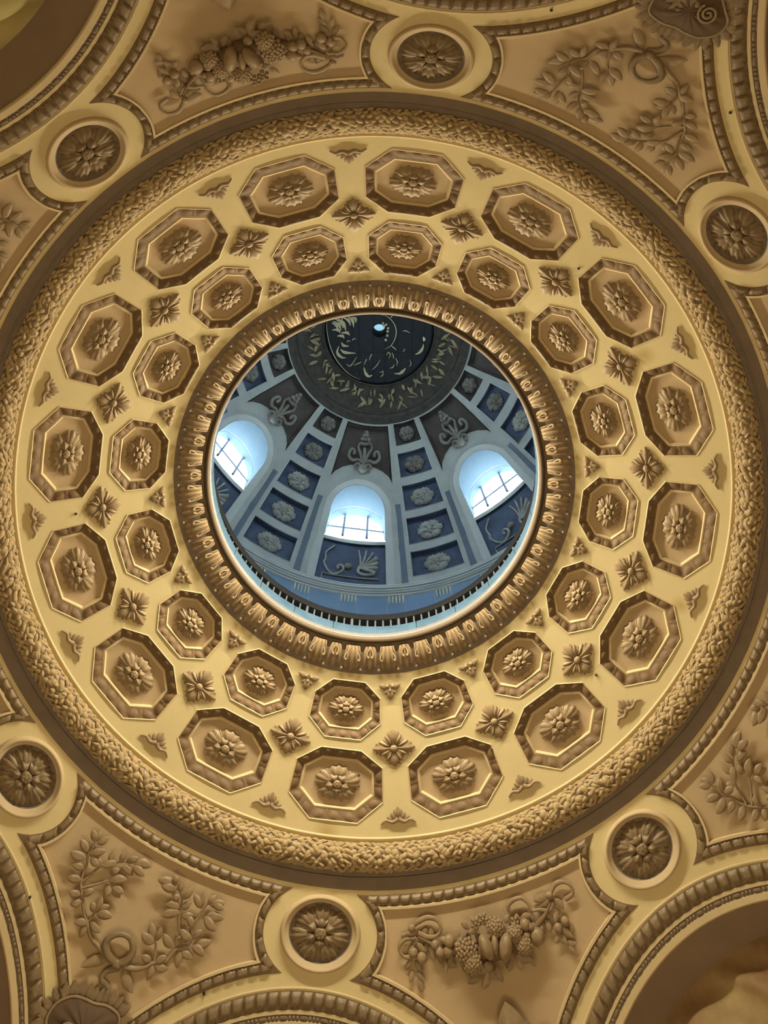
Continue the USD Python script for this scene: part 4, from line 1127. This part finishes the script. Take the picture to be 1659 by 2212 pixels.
solo('wall_upper', 'blue grey drum wall standing below the cornice of the upper dome', 'wall', lathe([(2.95, 4.55), (2.95, 8.77)], 160), M_DRUM, True, 'structure')
solo('trim_3', 'pale stepped cornice running round the foot of the upper dome', 'cornice', lathe([(2.95, 8.74), (2.93, 8.75), (2.93, 8.775), (2.91, 8.78), (2.91, 8.80), (2.895, 8.805), (2.895, 8.83), (2.875, 8.835), (2.875, 8.87), (2.868, 8.875), (2.868, 8.90), (2.90, 8.90)], 160), M_STONE2, 30, 'structure')
tg = None
for k in range(32):
    az = UA + 11.25 * k
    M = np.eye(4)
    a = math.radians(az)
    M[:3, 0] = -math.sin(a), math.cos(a), 0
    M[:3, 1] = 0, 0, -1
    M[:3, 2] = -math.cos(a), -math.sin(a), 0
    M[:3, 3] = 2.95 * math.cos(a), 2.95 * math.sin(a), 8.70
    if k == 0:
        lab = 'fluted bracket of five cream strokes below the cornice, directly under the bottom window'
        tg = thing('fluted_bracket', lab, 'bracket', M, 'fluted brackets under the cornice')
        for q in range(5):
            x = -0.085 + 0.0425 * q
            part(tg, 'flute', scaled(tube([(x, -0.05, 0.004), (x, 0.02, 0.012), (x, 0.13, 0.006)], [0.011, 0.012, 0.005], 6), 1, 1, 1), M_FLUTE, local=True)
        for x in (-0.11, 0.11):
            part(tg, 'edge_line', tube([(x, -0.05, 0.001), (x, 0.42, 0.001)], 0.003, 4), M_STONE2, local=True)
    else:
        dup(tg, M, 'fluted bracket under the cornice, %s' % (('%s to the right of the one under the bottom window' % ORD[k]) if k <= 16 else ('%s to the left of the one under the bottom window' % ORD[32 - k])))

# crown of the upper dome: rim, disc, gilding
RIM = [(1.335, 10.70), (1.30, 10.715), (1.29, 10.735), (1.25, 10.745), (1.22, 10.80), (1.20, 10.80), (1.17, 10.86), (1.08, 10.95), (0.98, 11.02), (0.90, 11.05), (0.86, 11.055), (0.84, 11.04), (0.825, 11.06), (0.825, 11.12)]
t = thing('crown_moulding', 'dark moulded rim with worn gilded foliage around the crown disc', 'moulding')
part(t, 'profile', lathe(RIM, 160), M_RIM, 40)
r6 = np.random.default_rng(21)
for k in range(170):
    a = 360 / 170 * k + r6.uniform(-1.5, 1.5)
    u0 = r6.uniform(0.0, 0.85) ** 1.4
    th0, th1 = math.radians(a), math.radians(a + r6.uniform(-7, 7))
    ra, rb = 0.88 + 0.25 * u0, 0.88 + 0.25 * u0 + r6.uniform(0.05, 0.13)
    rr = np.linspace(ra, rb, 8)
    tt = np.linspace(th0, th1, 8)
    zz = np.interp(rr, [0.84, 0.90, 0.98, 1.08, 1.17, 1.22], [11.05, 11.05, 11.02, 10.95, 10.86, 10.80]) - 0.012
    part(t, 'gilded_leaf', tube(np.stack([rr * np.cos(tt), rr * np.sin(tt), zz], 1), np.sin(np.linspace(0.25, PI - 0.1, 8)) * r6.uniform(0.010, 0.030), 6), M_WORN)
t = thing('crown_disc', 'blackened board disc with gilded wing and scroll strokes at the crown', 'ceiling disc')
seams = [-0.9, -0.62, -0.409, -0.303, -0.091, 0.09, 0.279, 0.497, 0.68, 0.9]
hole = circle(0, 0, 0.1, 48)
disc = circle(0, 0, 0.79, 128).difference(hole)
for i in range(len(seams) - 1):
    for y0, y1 in ((-1, -0.325), (-0.325, 1)):
        w = disc.intersection(box(seams[i] + 0.003, y0 + 0.003, seams[i + 1] - 0.003, y1 - 0.003))
        if w.is_empty:
            continue
        v, f = sheet(w, lambda p: np.concatenate([p, np.full((len(p), 1), 11.06)], 1), 2.0)
        part(t, 'board', (v, f), M_BOARD, False)
part(t, 'gap', lathe([(0.1, 11.075), (0.83, 11.075)], 96), M_BLACK, False)
part(t, 'eye_shaft', lathe([(0.1, 11.055), (0.1, 11.80)], 48), M_BLACK)
part(t, 'eye_glass', lathe([(0.001, 11.79), (0.1, 11.79)], 48), M_DUSTGLASS, False)
ZD = 11.052
def stroke(pts, r0, r1, n=16):
    c = curve(pts, n)
    w = np.interp(np.linspace(0, 1, n), [0, 0.5, 1], [r0 * 0.5, r1, r0 * 0.4])
    part(t, 'gilded_stroke', tube(np.concatenate([c, np.full((n, 1), ZD)], 1), w, 6, 0.5), M_GILT)
for q in ((-.713,.122,-.62,.004),(-.695,.146,-.573,.004),(-.666,.181,-.537,.04),(-.619,.187,-.502,.004),(-.548,.205,-.431,.075),(-.466,.217,-.385,.051),(-.419,.205,-.349,.122),(-.707,.016,-.584,-.031),(-.632,-.078,-.526,-.114),(-.573,-.031,-.444,-.067),(-.66,.26,-.55,.16),(-.58,.3,-.46,.2)):
    m = ((q[0] + q[2]) / 2 + 0.025, (q[1] + q[3]) / 2 + 0.02)
    stroke([q[:2], m, q[2:]], 0.012, 0.026)
for s in ([(-.567,-.173),(-.538,-.221),(-.456,-.232)],[(-.585,-.28),(-.515,-.327),(-.35,-.339)],[(-.609,-.232),(-.633,-.327),(-.574,-.398),(-.503,-.41)],[(-.233,-.553),(-.21,-.636),(-.163,-.69),(-.104,-.672)],[(.544,-.357),(.603,-.328),(.65,-.268),(.667,-.197)],[(.226,-.648),(.309,-.648),(.368,-.601),(.397,-.565)],[(.661,-.091),(.675,-.126),(.667,-.162)]):
    stroke(s, 0.012, 0.024, 20)
for s in ([(-.789,.146),(-.784,-.008),(-.738,-.232),(-.656,-.422),(-.528,-.589),(-.41,-.684),(-.281,-.743)],[(.003,.252),(.12,.217),(.214,.122),(.255,.004),(.238,-.114),(.179,-.221),(.085,-.274)],[(-.409,-.15),(-.385,-.12),(-.344,-.126)],[(-.485,-.173),(-.467,-.15),(-.432,-.161)],[(-.492,-.505),(-.433,-.529),(-.339,-.399)],[(-.386,-.523),(-.315,-.494),(-.268,-.47)],[(-.233,-.517),(-.198,-.446),(-.186,-.422)],[(-.15,-.446),(-.127,-.375),(-.103,-.351)],[(-.104,-.589),(-.033,-.517),(.014,-.434)],[(.108,-.375),(.132,-.327),(.167,-.363),(.144,-.422)],[(.191,-.328),(.214,-.387),(.209,-.422)],[(.244,-.411),(.273,-.47),(.262,-.529)],[(.156,-.565),(.203,-.553),(.226,-.506)],[(.002,-.624),(.038,-.625),(.061,-.601)],[(.014,-.696),(.05,-.672),(.067,-.613)],[(.45,-.541),(.479,-.506),(.462,-.434)],[(.356,-.316),(.379,-.292),(.367,-.268)],[(.349,-.002),(.402,-.002),(.461,-.032)],[(.179,-.221),(.261,-.292)],[(.167,.193),(.202,.234)]):
    stroke(s, 0.007, 0.008, 20)
for x, y in ((.056,.116),(.103,.093),(.132,.039),(.126,-.008),(.12,-.073),(.097,-.138),(.073,.075)):
    part(t, 'gilded_berry', blob((x, y, ZD), (0.02, 0.02, 0.012)), M_GILT)
